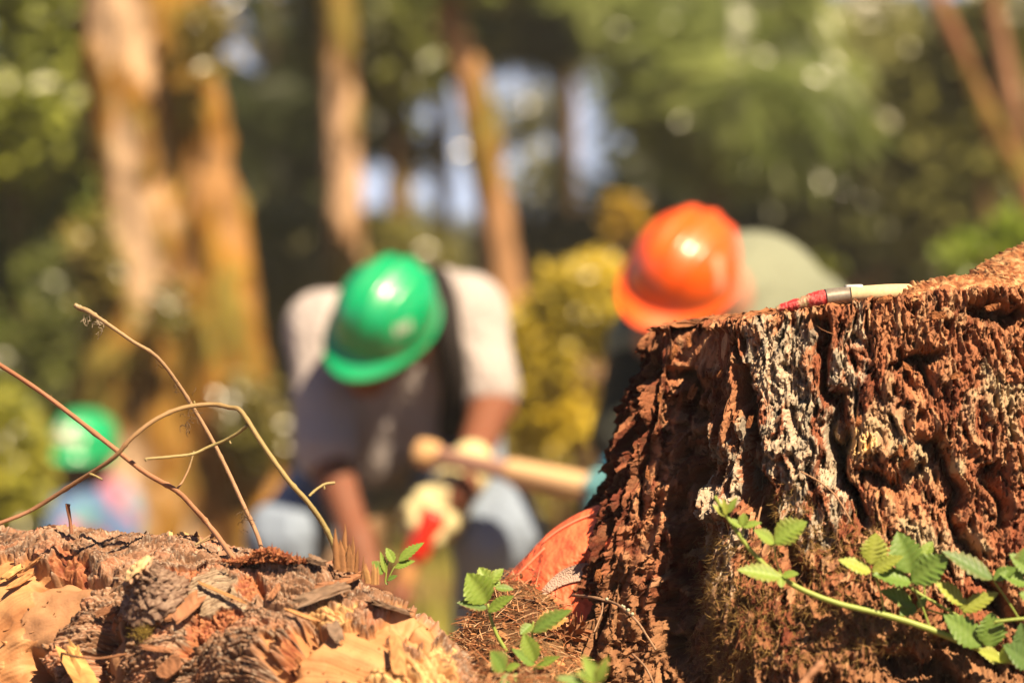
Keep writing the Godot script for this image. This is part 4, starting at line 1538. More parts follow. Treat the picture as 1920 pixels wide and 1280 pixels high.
	bramble("bramble sprig with spread pointed leaflets behind the log's splinters", "bramble",
		[[[[722, 1092], [724, 1075], [728, 1050]], 0.0008, 0.0006], [[[726, 1090], [734, 1072], [740, 1062]], 0.0006, 0.0006]],
		[[723, 1074, 713, 1033, 0.16, 0, 0.0], [738, 1055, 724, 1026, 0.30, 0, 0.0], [747, 1052, 792, 1014, 0.20, 0, 0.004, Vector3(-0.4, 0.5, 0.75)], [740, 1064, 776, 1049, 0.22, 0, 0.006], [718, 1076, 698, 1052, 0.42, 1, 0.006], [726, 1088, 744, 1078, 0.26, 1, 0.004], [722, 1092, 728, 1096, 0.3, 1, 0.0]], 2.60, [722, 1092])


# ------------------------------------------------------------------ dead bramble canes rising from the log
func build_twigs() -> void:
	var canes := [
		["dead_cane", "pale dead cane with a lichen crusted tip, tallest above the log", [[140, 572], [150, 578], [166, 584], [205, 610], [248, 640], [292, 668], [330, 715], [365, 770], [400, 830], [430, 890], [460, 955], [482, 1003], [496, 1040]], 2.60, 0.0016, 0.0020, Color(0.40, 0.29, 0.15), Color(0.42, 0.23, 0.13)],
		["dead_cane", "reddish dead cane slanting down from the left frame edge onto the log", [[-30, 670], [0, 685], [90, 745], [200, 830], [270, 885], [330, 920], [365, 955], [400, 995], [446, 1048]], 2.57, 0.0021, 0.0025, Color(0.36, 0.15, 0.08), Color(0.46, 0.24, 0.13)],
		["dead_cane", "arched dead cane bending over from the left edge to the log's splinters", [[-30, 990], [0, 980], [60, 955], [140, 905], [210, 860], [245, 822], [290, 787], [340, 765], [395, 758], [430, 764], [452, 772], [490, 830], [540, 900], [580, 945], [610, 990], [628, 1034], [632, 1052]], 2.54, 0.0018, 0.0024, Color(0.28, 0.12, 0.07), Color(0.40, 0.33, 0.13)],
	]
	var twigs := {
		0: [],
		1: [[[[329, 919], [342, 902], [352, 882], [357, 868], [363, 845]], 0.0010, 0.0008], [[[402, 1000], [385, 1010], [365, 1022]], 0.0014, 0.0011], [[[92, 748], [96, 740]], 0.0010, 0.0004], [[[400, 1003], [396, 1008], [375, 1018]], 0.001, 0.0009]],
		2: [[[[463, 797], [445, 812], [420, 826], [390, 838], [360, 851], [310, 857], [275, 860], [274, 863]], 0.0017, 0.0011], [[[579, 930], [592, 918], [608, 908], [627, 905]], 0.0012, 0.0013], [[[606, 909], [608, 917]], 0.0011, 0.001], [[[168, 888], [180, 893], [191, 899]], 0.0012, 0.0008], [[[430, 826], [432, 832]], 0.0009, 0.0009], [[[363, 752], [366, 760]], 0.0008, 0.0008], [[[57, 957], [70, 948]], 0.0018, 0.0007]],
	}
	for k in canes.size():
		var g: Array = canes[k]
		var pts := []
		for q in g[2]:
			pts.append(P(q[0], q[1], g[3] + 0.02 * sin(q[0] * 0.02)))
		pts[pts.size() - 1] = P(g[2][-1][0], g[2][-1][1] + 12, front_at(log_front, g[2][-1][0], g[2][-1][1] + 14, 2.52) + 0.01)
		var root := thing(g[0], g[1], "cane", pts[pts.size() - 1])
		var line := spline(pts, 9)
		var s := Shape.new()
		var first_r := taper(line.size(), g[4], g[5])
		for q in line.size():
			if q % 17 == 8:
				first_r[q] *= 1.22
		if k == 0:
			for q in 22:
				first_r[q] *= 1.0 + 0.55 * absf(sin(q * 1.7))
		s.tube(line, first_r, 10, g[6], g[7], 0.07, rng)
		part("cane", s.mesh(), M.twig, root)
		for t in twigs[k]:
			var tp := []
			for q in t[0]:
				tp.append(P(q[0], q[1], g[3] + 0.02 * sin(q[0] * 0.02)))
			var tl := spline(tp, 7)
			s = Shape.new()
			s.tube(tl, taper(tl.size(), t[1], t[2]), 8, (g[7] as Color), Color(0.36, 0.27, 0.13), 0.16, rng)
			part("side_twig", s.mesh(), M.twig, root)
		if k == 0:
			# withered rootlets and lichen hanging on the cane
			for tuft in [[356, 770, 20, 26, 10], [352, 792, 9, 12, 16], [455, 968, 10, 22, 16], [328, 728, 6, 14, 5], [186, 606, 16, 8, 14], [160, 592, 14, 7, 8], [183, 632, 2, 10, 2], [298, 686, 3, 6, 3]]:
				s = Shape.new()
				for e in tuft[4]:
					var c := P(tuft[0] + rng.randfn() * tuft[2] * 0.4, tuft[1] + rng.randfn() * tuft[3] * 0.5, 2.6 + rng.randf_range(-0.006, 0.006))
					var pp := [c]
					var dir := rand_dir()
					for w in 6:
						dir = (dir + rand_dir() * 0.9 + Vector3(0, -0.2, 0)).normalized()
						pp.append(pp[-1] + dir * rng.randf_range(0.0009, 0.0022))
					s.tube(pp, [0.00026], 4, Color(0.13, 0.085, 0.05) if tuft[0] > 250 else Color(0.45, 0.36, 0.25))
				part("withered_tuft", s.mesh(), M.strand, root, "stuff")
			s = Shape.new()
			for e in 26:
				s.ball(line[0].lerp(line[14], rng.randf()) + rand_dir() * 0.0014, Vector3.ONE * rng.randf_range(0.0005, 0.0012), 4, 5, Color(0.56, 0.48, 0.36) * rng.randf_range(0.7, 1.1))
			part("lichen", s.mesh(), M.strand, root, "stuff")


# ------------------------------------------------------------------ the workers
func hard_hat(parent: Node3D, at: Vector3, up: Vector3, front: Vector3, mat: Material, size := 1.0) -> Node3D:
	var y := up.normalized()
	var z := (front - y * front.dot(y)).normalized()
	var x := y.cross(z)
	var f := Transform3D(Basis(x, y, z) * size, at)
	var s := Shape.new()
	var scuff := noise(FastNoiseLite.TYPE_SIMPLEX, 1.0, 3, 97)
	var rows := 26
	var cols := 64
	for r in rows + 1:
		var a := PI * 0.5 * r / rows
		for k in cols:
			var b := TAU * k / cols
			var px := cos(b) * pow(sin(a), 0.82) * 0.101
			var pz := sin(b) * pow(sin(a), 0.82) * 0.126
			var py := pow(maxf(cos(a), 0.0), 0.80) * 0.118
			# three raised ribs from brow to nape
			var rib := exp(-pow(px / 0.011, 2.0)) + 0.8 * exp(-pow((absf(px) - 0.042) / 0.010, 2.0))
			var lift := 1.0 + 0.055 * rib * smoothstep(0.15, 0.5, cos(a)) * smoothstep(0.118, 0.085, absf(pz))
			var dust := clampf(0.5 + 0.9 * scuff.get_noise_3d(px * 30, py * 30, pz * 30), 0, 1)
			s.vert(f * Vector3(px * lift, py * lift, pz * lift), Color(1, 1, 1).lerp(Color(0.86, 0.88, 0.88), dust))
	s.weave(0, rows + 1, cols, true)
	var hat := part("hard_hat", s.mesh(), mat, parent)
	s = Shape.new()
	for ring in [[0.985, 0.012, 0.0], [1.0, 0.003, 0.0], [1.035, -0.003, 0.35], [1.07, -0.007, 1.0], [1.075, -0.010, 1.0], [1.03, -0.008, 0.4], [0.97, -0.002, 0.0]]:
		for k in cols:
			var b := TAU * k / cols
			var visor := pow(maxf(sin(b), 0.0), 1.6) * ring[2] as float
			s.vert(f * Vector3(cos(b) * 0.101 * ring[0], ring[1] - 0.012 * visor, sin(b) * 0.126 * ring[0] + 0.034 * visor))
	s.weave(0, 7, cols, true)
	part("brim", s.mesh(), mat, hat)
	hat.set_meta("frame", f)
	return hat


# a printed sticker that follows the shell: centre angle round the hat, height angle, half sizes, small raised strokes
func hat_mark(hat: Node3D, f: Transform3D, round_: float, down: float, half_w: float, half_h: float, mat: Material, strokes: int) -> void:
	var s := Shape.new()
	var pieces := maxi(strokes, 1)
	for q in pieces:
		var first := s.v.size()
		for r in 5:
			for k in 5:
				var w := half_w * 2.0 / pieces
				var b := round_ - half_w + w * (q + (0.12 + 0.76 * k / 4.0 if strokes > 0 else k / 4.0))
				var a := down + half_h * (r / 2.0 - 1.0)
				var p := Vector3(cos(b) * pow(sin(a), 0.82) * 0.101, pow(maxf(cos(a), 0.0), 0.80) * 0.118, sin(b) * pow(sin(a), 0.82) * 0.126)
				s.vert(f * (p * 1.012))
		s.weave(first, 5, 5, false)
	part("sticker", s.mesh(false, false), mat, hat)


const HAND := [
	[Vector3(0, -0.02, 0), Vector3(0, 0.04, 0), 0.026, 0.030], [Vector3(0, 0.03, 0), Vector3(-0.032, 0.082, 0), 0.018, 0.014], [Vector3(0, 0.03, 0), Vector3(-0.011, 0.088, 0), 0.02, 0.015], [Vector3(0, 0.03, 0), Vector3(0.011, 0.088, 0), 0.02, 0.015], [Vector3(0, 0.03, 0), Vector3(0.032, 0.080, 0), 0.018, 0.013],
	[Vector3(-0.032, 0.082, 0), Vector3(-0.034, 0.116, 0.010), 0.0105, 0.0095], [Vector3(-0.034, 0.116, 0.010), Vector3(-0.034, 0.122, 0.036), 0.0095, 0.009], [Vector3(-0.034, 0.122, 0.036), Vector3(-0.033, 0.103, 0.050), 0.009, 0.008],
	[Vector3(-0.011, 0.088, 0), Vector3(-0.0115, 0.126, 0.010), 0.011, 0.010], [Vector3(-0.0115, 0.126, 0.010), Vector3(-0.0115, 0.132, 0.039), 0.010, 0.009], [Vector3(-0.0115, 0.132, 0.039), Vector3(-0.011, 0.110, 0.055), 0.009, 0.008],
	[Vector3(0.011, 0.088, 0), Vector3(0.0115, 0.122, 0.010), 0.0105, 0.0095], [Vector3(0.0115, 0.122, 0.010), Vector3(0.0115, 0.128, 0.037), 0.0095, 0.009], [Vector3(0.0115, 0.128, 0.037), Vector3(0.011, 0.108, 0.052), 0.009, 0.008],
	[Vector3(0.032, 0.080, 0), Vector3(0.034, 0.108, 0.009), 0.0095, 0.0085], [Vector3(0.034, 0.108, 0.009), Vector3(0.034, 0.113, 0.030), 0.0085, 0.008], [Vector3(0.034, 0.113, 0.030), Vector3(0.033, 0.098, 0.043), 0.008, 0.007],
	[Vector3(-0.012, 0.022, 0.008), Vector3(-0.042, 0.048, 0.026), 0.016, 0.0125], [Vector3(-0.042, 0.048, 0.026), Vector3(-0.040, 0.078, 0.046), 0.0115, 0.0105], [Vector3(-0.040, 0.078, 0.046), Vector3(-0.024, 0.098, 0.058), 0.0105, 0.009],
]


func add_hand(s: Shape, wrist: Vector3, along: Vector3, palm: Vector3, size: float, left: bool, fat := 1.0) -> void:
	var x := frame(wrist, along, palm, Vector3(-size if left else size, size, size))
	var bones := []
	for b in HAND:
		bones.append([x * (b[0] as Vector3), x * (b[1] as Vector3), b[2] * size * fat, b[3] * size * fat])
	blob(bones, 0.0045, 0.006, s)


func head_bones(c: Vector3, up: Vector3, front: Vector3, k := 1.0) -> Array:
	var y := up.normalized()
	var z := (front - y * front.dot(y)).normalized()
	var x := y.cross(z)
	var f := Transform3D(Basis(x, y, z) * k, c)
	return [
		[f * Vector3(0, 0.02, -0.02), f * Vector3(0, 0.02, 0.02), 0.082 * k, 0.078 * k], [f * Vector3(0, -0.03, 0.01), f * Vector3(0, -0.085, 0.055), 0.066 * k, 0.036 * k],
		[f * Vector3(0, 0.0, 0.088), f * Vector3(0, -0.032, 0.108), 0.010 * k, 0.014 * k], [f * Vector3(-0.012, -0.068, 0.088), f * Vector3(0.012, -0.068, 0.088), 0.010 * k, 0.010 * k],
		[f * Vector3(-0.082, 0.005, 0.0), f * Vector3(-0.084, -0.03, 0.008), 0.013 * k, 0.010 * k], [f * Vector3(0.082, 0.005, 0.0), f * Vector3(0.084, -0.03, 0.008), 0.013 * k, 0.010 * k],
	]


func add_eyes(parent: Node3D, c: Vector3, up: Vector3, front: Vector3, k := 1.0) -> void:
	var y := up.normalized()
	var z := (front - y * front.dot(y)).normalized()
	var x := y.cross(z)
	var f := Transform3D(Basis(x, y, z) * k, c)
	for sx in [-0.031, 0.031]:
		var s := Shape.new()
		s.ball(f * Vector3(sx, 0.004, 0.078), Vector3.ONE * 0.0125 * k, 8, 10, Color(0.75, 0.72, 0.68))
		s.ball(f * Vector3(sx, 0.004, 0.0865), Vector3.ONE * 0.0055 * k, 6, 8, Color(0.03, 0.015, 0.01))
		part("eye", s.mesh(), M.strand, parent)


func cloth(c: Color, rough := 0.85) -> StandardMaterial3D:
	var m := matte(c, rough)
	m.rim_enabled = true
	m.rim = 0.3
	var weave := noise_tex(FastNoiseLite.TYPE_SIMPLEX, 0.012, 3, 91, 256)
	return bumpy(m, weave, Vector3(5, 3, 5), 1.2)


func gloss(c: Color) -> StandardMaterial3D:
	var m := matte(c, 0.40, true)
	m.metallic_specular = 0.5
	m.clearcoat_enabled = true
	m.clearcoat = 0.6
	m.clearcoat_roughness = 0.2
	return m


func build_workers() -> void:
	var green := gloss(srgb(0.0, 0.42, 0.15))
	var orange := gloss(srgb(1.25, 0.135, 0.004))
	var white := matte(Color(0.9, 0.9, 0.86), 0.5)
	var black := matte(srgb(0.03, 0.025, 0.02), 0.6)
	var denim := cloth(srgb(0.25, 0.315, 0.42))
	var skin := matte(srgb(0.22, 0.085, 0.048), 0.55)
	skin.subsurf_scatter_enabled = true
	skin.subsurf_scatter_strength = 0.1
	# --- the bent worker in the green hard hat
	var man := thing("person", "bent over person in green hard hat, grey T-shirt and faded jeans", "person", Vector3(P(740, 0, 5.6).x, -0.52, -5.6))
	var hd := P(722, 598, 5.17)
	var up := Vector3(0.06, 0.66, 0.75)
	var fr := Vector3(-0.50, -0.62, 0.60)
	var neck := P(760, 600, 5.34)
	var chest := P(742, 650, 5.46)
	var belly := P(750, 760, 5.62)
	var hip := P(755, 850, 5.76)
	var shl := P(606, 618, 5.40)
	var shr := P(872, 590, 5.42)
	var ell := P(612, 850, 5.30)
	var elr := P(922, 758, 5.36)
	var hal := P(668, 1010, 5.18)
	var har := P(872, 900, 5.14)
	var hl := P(690, 850, 5.76)
	var hr := P(826, 845, 5.76)
	var knl := P(536, 1010, 5.30)
	var knr := P(934, 1000, 5.18)
	var anl := Vector3(P(555, 0, 5.7).x, -0.44, -5.46)
	var anr := Vector3(P(900, 0, 5.7).x, -0.44, -5.42)
	var s := Shape.new()
	var bones := head_bones(hd - up * 0.03, up, fr)
	bones.append_array([[hd, neck, 0.055, 0.06], [neck, chest, 0.07, 0.12], [chest, belly, 0.13, 0.12], [belly, hip, 0.12, 0.13], [neck, shl, 0.05, 0.05], [neck, shr, 0.05, 0.05], [shl, ell, 0.05, 0.040], [ell, hal, 0.042, 0.028], [shr, elr, 0.05, 0.041], [elr, har, 0.043, 0.028],
		[hl, knl, 0.075, 0.05], [knl, anl, 0.048, 0.034], [hr, knr, 0.075, 0.05], [knr, anr, 0.048, 0.034], [anl, anl + Vector3(-0.03, -0.04, 0.14), 0.034, 0.028], [anr, anr + Vector3(0.03, -0.04, 0.14), 0.034, 0.028], [hal, hal + (hal - ell).normalized() * 0.06, 0.028, 0.03], [har, har + (har - elr).normalized() * 0.05, 0.028, 0.03]])
	blob(bones, 0.014, 0.03, s)
	add_hand(s, hal + (hal - ell).normalized() * 0.03, hal - ell, Vector3(0.7, 0.1, 0.4), 1.0, false)
	part("body", s.mesh(), skin, man)
	add_eyes(man, hd - up * 0.03, up, fr)
	s = Shape.new()
	blob([[neck.lerp(chest, 0.25), chest, 0.08, 0.13], [chest, belly, 0.135, 0.140], [belly, hip + Vector3(0, 0.03, 0), 0.140, 0.150], [chest, shl, 0.10, 0.066], [chest, shr, 0.10, 0.072], [P(680, 615, 5.5), P(815, 582, 5.52), 0.075, 0.088], [shl, shl.lerp(ell, 0.96), 0.066, 0.064], [shr, shr.lerp(elr, 0.82), 0.072, 0.064],
		[P(700, 700, 5.42), P(690, 850, 5.48), 0.09, 0.07], [P(790, 690, 5.42), P(800, 800, 5.46), 0.075, 0.05]], 0.014, 0.045, s)
	part("shirt", s.mesh(), cloth(srgb(0.47, 0.42, 0.41)), man)
	# added dark band standing for the shaded gap between torso and arm
	s = Shape.new()
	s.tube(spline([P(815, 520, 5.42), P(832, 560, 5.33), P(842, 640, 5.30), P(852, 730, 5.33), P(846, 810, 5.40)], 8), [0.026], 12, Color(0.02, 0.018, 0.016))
	part("strap_or_shade_band", s.mesh(), M.strand, man)
	s = Shape.new()
	blob([[hl, hr, 0.125, 0.125], [hl, knl, 0.108, 0.068], [hr, knr, 0.110, 0.076], [knl, anl.lerp(knl, 0.1), 0.068, 0.062], [knr, anr.lerp(knr, 0.1), 0.076, 0.066]], 0.014, 0.04, s)
	part("jeans", s.mesh(), denim, man)
	for a in [anl, anr]:
		s = Shape.new()
		blob([[a + Vector3(0, 0.04, 0), a + Vector3(0, -0.03, 0), 0.05, 0.045], [a + Vector3(0, -0.035, -0.02), a + Vector3(0, -0.045, 0.17), 0.045, 0.040]], 0.012, 0.03, s, Color(0.14, 0.07, 0.035))
		part("boot", s.mesh(), M.strand, man)
	var glove := matte(srgb(0.68, 0.60, 0.33), 0.9)
	s = Shape.new()
	add_hand(s, har, P(806, 968, 5.09) - har, Vector3(-0.2, -0.25, -0.9), 1.05, true, 1.3)
	blob([[har + (elr - har).normalized() * 0.06, har + (P(822, 955, 5.12) - har).normalized() * 0.05, 0.040, 0.046]], 0.008, 0.01, s)
	part("work_glove", s.mesh(), glove, man)
	var hat := hard_hat(man, hd + up.normalized() * -0.005 + Vector3(0, 0.006, 0), up, fr, green, 0.89)
	hat_mark(hat, hat.get_meta("frame"), 0.55, 1.02, 0.20, 0.10, matte(srgb(0.55, 0.62, 0.50), 0.5), 3)
	hat.remove_meta("frame")
	# --- the worker in the orange hard hat, half hidden by the stump
	var man2 := thing("person", "person in orange hard hat and grey green shirt bending behind the stump", "person", Vector3(P(1420, 0, 5.3).x, -0.52, -5.3))
	hd = P(1280, 518, 4.98)
	up = Vector3(0.16, 0.72, 0.67)
	fr = Vector3(-0.55, -0.56, 0.62)
	neck = P(1345, 560, 5.12)
	chest = P(1400, 590, 5.25)
	belly = P(1470, 650, 5.45)
	hip = P(1530, 750, 5.62)
	shl = P(1228, 655, 5.10)
	shr = P(1420, 600, 5.22)
	ell = P(1182, 820, 5.02)
	elr = P(1400, 800, 5.0)
	hal = P(1190, 872, 4.92)
	har = P(1290, 880, 4.85)
	hl = P(1500, 760, 5.62)
	hr = P(1610, 770, 5.66)
	knl = P(1390, 1000, 5.3)
	knr = P(1560, 1010, 5.35)
	anl = Vector3(P(1400, 0, 5.6).x, -0.44, -5.6)
	anr = Vector3(P(1570, 0, 5.7).x, -0.44, -5.7)
	s = Shape.new()
	bones = head_bones(hd - up * 0.03, up, fr, 1.03)
	bones.append_array([[hd, neck, 0.055, 0.06], [neck, chest, 0.07, 0.12], [chest, belly, 0.13, 0.12], [belly, hip, 0.12, 0.13], [neck, shl, 0.05, 0.05], [neck, shr, 0.05, 0.05], [shl, ell, 0.05, 0.040], [ell, hal, 0.042, 0.028], [shr, elr, 0.05, 0.041], [elr, har, 0.043, 0.028],
		[hl, knl, 0.075, 0.05], [knl, anl, 0.048, 0.034], [hr, knr, 0.075, 0.05], [knr, anr, 0.048, 0.034], [anl, anl + Vector3(-0.06, -0.04, 0.12), 0.034, 0.028], [anr, anr + Vector3(-0.05, -0.04, 0.12), 0.034, 0.028]])
	blob(bones, 0.015, 0.03, s)
	part("body", s.mesh(), matte(srgb(0.45, 0.24, 0.16), 0.55), man2)
	add_eyes(man2, hd - up * 0.03, up, fr)
	s = Shape.new()
	var sh2 := cloth(srgb(0.235, 0.26, 0.185))
	blob([[neck.lerp(chest, 0.3), chest, 0.085, 0.145], [chest, belly, 0.150, 0.150], [belly, hip, 0.150, 0.155], [chest, shl, 0.11, 0.080], [chest, shr, 0.11, 0.085], [P(1420, 565, 5.3), P(1468, 605, 5.42), 0.10, 0.092], [shl, shl.lerp(ell, 0.1), 0.078, 0.07], [shr, elr, 0.082, 0.062], [elr, har.lerp(elr, 0.25), 0.062, 0.048]], 0.015, 0.045, s)
	part("shirt", s.mesh(), sh2, man2)
	s = Shape.new()
	blob([[shl, ell, 0.082, 0.066], [ell, hal.lerp(ell, 0.25), 0.062, 0.048]], 0.014, 0.03, s)
	part("shade_painted_sleeve", s.mesh(), cloth(srgb(0.025, 0.028, 0.022)), man2)  # near black: the shade on this arm is put into the cloth colour
	s = Shape.new()
	blob([[hl, hr, 0.125, 0.125], [hl, knl, 0.110, 0.080], [hr, knr, 0.110, 0.080], [knl, anl, 0.080, 0.066], [knr, anr, 0.080, 0.066]], 0.016, 0.04, s)
	part("trousers", s.mesh(), cloth(srgb(0.05, 0.055, 0.06)), man2)
	for a in [anl, anr]:
		s = Shape.new()
		blob([[a + Vector3(0, 0.04, 0), a + Vector3(0, -0.03, 0), 0.05, 0.045], [a + Vector3(0, -0.035, 0), a + Vector3(-0.06, -0.045, 0.15), 0.045, 0.040]], 0.012, 0.03, s, Color(0.10, 0.06, 0.035))
		part("boot", s.mesh(), M.strand, man2)
	var g2 := matte(srgb(0.10, 0.26, 0.30), 0.9)
	for g in [[hal, P(1150, 905, 4.90), false], [har, P(1230, 905, 4.85), true]]:
		s = Shape.new()
		var dir: Vector3 = g[1] - g[0]
		add_hand(s, g[0], dir, Vector3(-0.1, -0.5, 0.85), 0.95, g[2], 1.2)
		var gl := part("work_glove", s.mesh(), g2, man2)
		s = Shape.new()
		var d := dir.normalized()
		s.tube([(g[0] as Vector3) - d * 0.005, (g[0] as Vector3) + d * 0.02, (g[0] as Vector3) + d * 0.045], [0.038, 0.043, 0.045], 18)
		part("blue_band", s.mesh(), matte(srgb(0.05, 0.36, 0.58), 0.7), gl)
	hat = hard_hat(man2, hd + Vector3(0, 0.006, 0), up, fr, orange, 0.91)
	hat_mark(hat, hat.get_meta("frame"), 0.28, 0.98, 0.10, 0.34, matte(srgb(0.85, 0.40, 0.25), 0.5), 0)
	hat_mark(hat, hat.get_meta("frame"), 1.75, 1.25, 0.36, 0.08, matte(srgb(0.80, 0.20, 0.12), 0.5), 7)
	hat.remove_meta("frame")
	# --- the third worker, crouching far off on the left
	var man3 := thing("person", "distant crouching person in green hard hat and pink and blue patterned top", "person", Vector3(P(185, 0, 9.00).x, -0.78, -9.0))
	hd = P(150, 866, 8.90)
	up = Vector3(0.18, 0.96, 0.16)
	fr = Vector3(-0.5, -0.15, 0.85)
	neck = P(160, 912, 8.96)
	chest = P(178, 968, 9.00)
	hip = P(190, 1120, 9.10)
	shl = P(128, 948, 8.90)
	shr = P(218, 950, 9.02)
	ell = P(105, 1040, 8.75)
	elr = P(226, 1050, 8.90)
	hal = P(80, 1090, 8.60)
	har = P(170, 1110, 8.65)
	knl = P(110, 1130, 8.75)
	knr = P(200, 1140, 8.70)
	anl = Vector3(P(150, 0, 9.10).x, -0.72, -9.02)
	anr = Vector3(P(230, 0, 9.10).x, -0.72, -9.0)
	s = Shape.new()
	bones = head_bones(hd, up, fr, 1.0)
	bones.append_array([[hd, neck, 0.055, 0.06], [neck, chest, 0.07, 0.12], [chest, hip, 0.12, 0.13], [neck, shl, 0.05, 0.05], [neck, shr, 0.05, 0.05], [shl, ell, 0.05, 0.04], [ell, hal, 0.042, 0.03], [shr, elr, 0.05, 0.04], [elr, har, 0.042, 0.03], [hip, knl, 0.08, 0.055], [knl, anl, 0.05, 0.035], [hip, knr, 0.08, 0.055], [knr, anr, 0.05, 0.035]])
	blob(bones, 0.018, 0.03, s)
	add_hand(s, hal, hal - ell, Vector3(0.5, -0.5, 0.3), 1.0, false)
	add_hand(s, har, har - elr, Vector3(-0.5, -0.5, 0.3), 1.0, true)
	part("body", s.mesh(), matte(srgb(0.10, 0.040, 0.024), 0.55), man3)
	add_eyes(man3, hd, up, fr)
	s = Shape.new()
	blob([[neck.lerp(chest, 0.4), chest, 0.08, 0.135], [chest, hip, 0.138, 0.15], [chest, shl, 0.10, 0.072], [chest, shr, 0.10, 0.072], [shl, shl.lerp(ell, 0.7), 0.072, 0.062], [shr, shr.lerp(elr, 0.7), 0.072, 0.062]], 0.018, 0.04, s)
	var nz := noise(FastNoiseLite.TYPE_CELLULAR, 9.0, 1, 77)
	nz.cellular_return_type = FastNoiseLite.RETURN_CELL_VALUE
	for k in s.v.size():
		var t := nz.get_noise_3dv(s.v[k] + Vector3(0.02 * sin(s.v[k].y * 60.0), 0, 0))
		s.c[k] = Color(0.42, 0.16, 0.22) if t > 0.35 else (Color(0.10, 0.18, 0.36) if t < -0.4 else (Color(0.14, 0.32, 0.38) if t < -0.1 else Color(0.34, 0.32, 0.38)))
	part("patterned_top", s.mesh(), M.strand, man3)
	s = Shape.new()
	blob([[hip + Vector3(-0.07, 0, 0), hip + Vector3(0.07, 0, 0), 0.13, 0.13], [hip, knl, 0.11, 0.08], [hip, knr, 0.11, 0.08], [knl, anl, 0.08, 0.06], [knr, anr, 0.08, 0.06]], 0.02, 0.04, s)
	part("trousers", s.mesh(), cloth(srgb(0.06, 0.07, 0.10)), man3)
	hat = hard_hat(man3, hd + up * 0.045, up, fr, green, 0.98)
	hat_mark(hat, hat.get_meta("frame"), 1.35, 1.05, 0.5, 0.30, white, 0)
	hat.remove_meta("frame")
	# --- tools
	var tool := thing("wooden_tool", "long pale wooden tool handle held level between the two workers", "tool", P(960, 890, 5.05))
	s = Shape.new()
	var a := P(806, 852, 5.10)
	var b := P(1170, 928, 4.92)
	var ax := (b - a).normalized()
	s.tube([a + ax * 0.02, a.lerp(b, 0.2), a.lerp(b, 0.42)], [0.017, 0.017, 0.018], 14, Color(0.36, 0.20, 0.15))
	part("worn_grip", s.mesh(), M.chip, tool)
	s = Shape.new()
	s.tube([a.lerp(b, 0.41), a.lerp(b, 0.42), a.lerp(b, 0.8), b], [0.018, 0.022, 0.024, 0.024], 14, Color(0.78, 0.50, 0.27))
	part("shaft", s.mesh(), M.chip, tool)
	s = Shape.new()
	s.box(frame(a - ax * 0.005, ax, Vector3(0, 0.2, 1)), Vector3(0.046, 0.05, 0.046), 0.01, Color(0.70, 0.42, 0.20))
	part("butt", s.mesh(), M.chip, tool)
	var t2 := thing("hand_tool", "upright orange wooden tool handle with red band under the cream glove", "tool", P(725, 1150, 5.08))
	s = Shape.new()
	a = P(818, 955, 5.08)
	b = P(690, 1240, 5.14)
	s.tube([a.lerp(b, 0.30), a.lerp(b, 0.6), b], [0.019, 0.018, 0.02], 12, Color(0.66, 0.34, 0.13))
	part("shaft", s.mesh(), M.chip, t2)
	s = Shape.new()
	s.tube([a, a.lerp(b, 0.05), a.lerp(b, 0.29), a.lerp(b, 0.30)], [0.020, 0.0245, 0.024, 0.021], 14, Color(0.80, 0.04, 0.02))
	part("red_band", s.mesh(), M.leaf_gloss, t2)
	s = Shape.new()
	var dn := (b - a).normalized()
	s.box(frame(b + dn * 0.05, dn, Vector3(0.2, 0, 1)), Vector3(0.12, 0.11, 0.02), 0.006, Color(0.18, 0.17, 0.16))
	part("blade", s.mesh(), M.chip, t2)
	stump_tool()


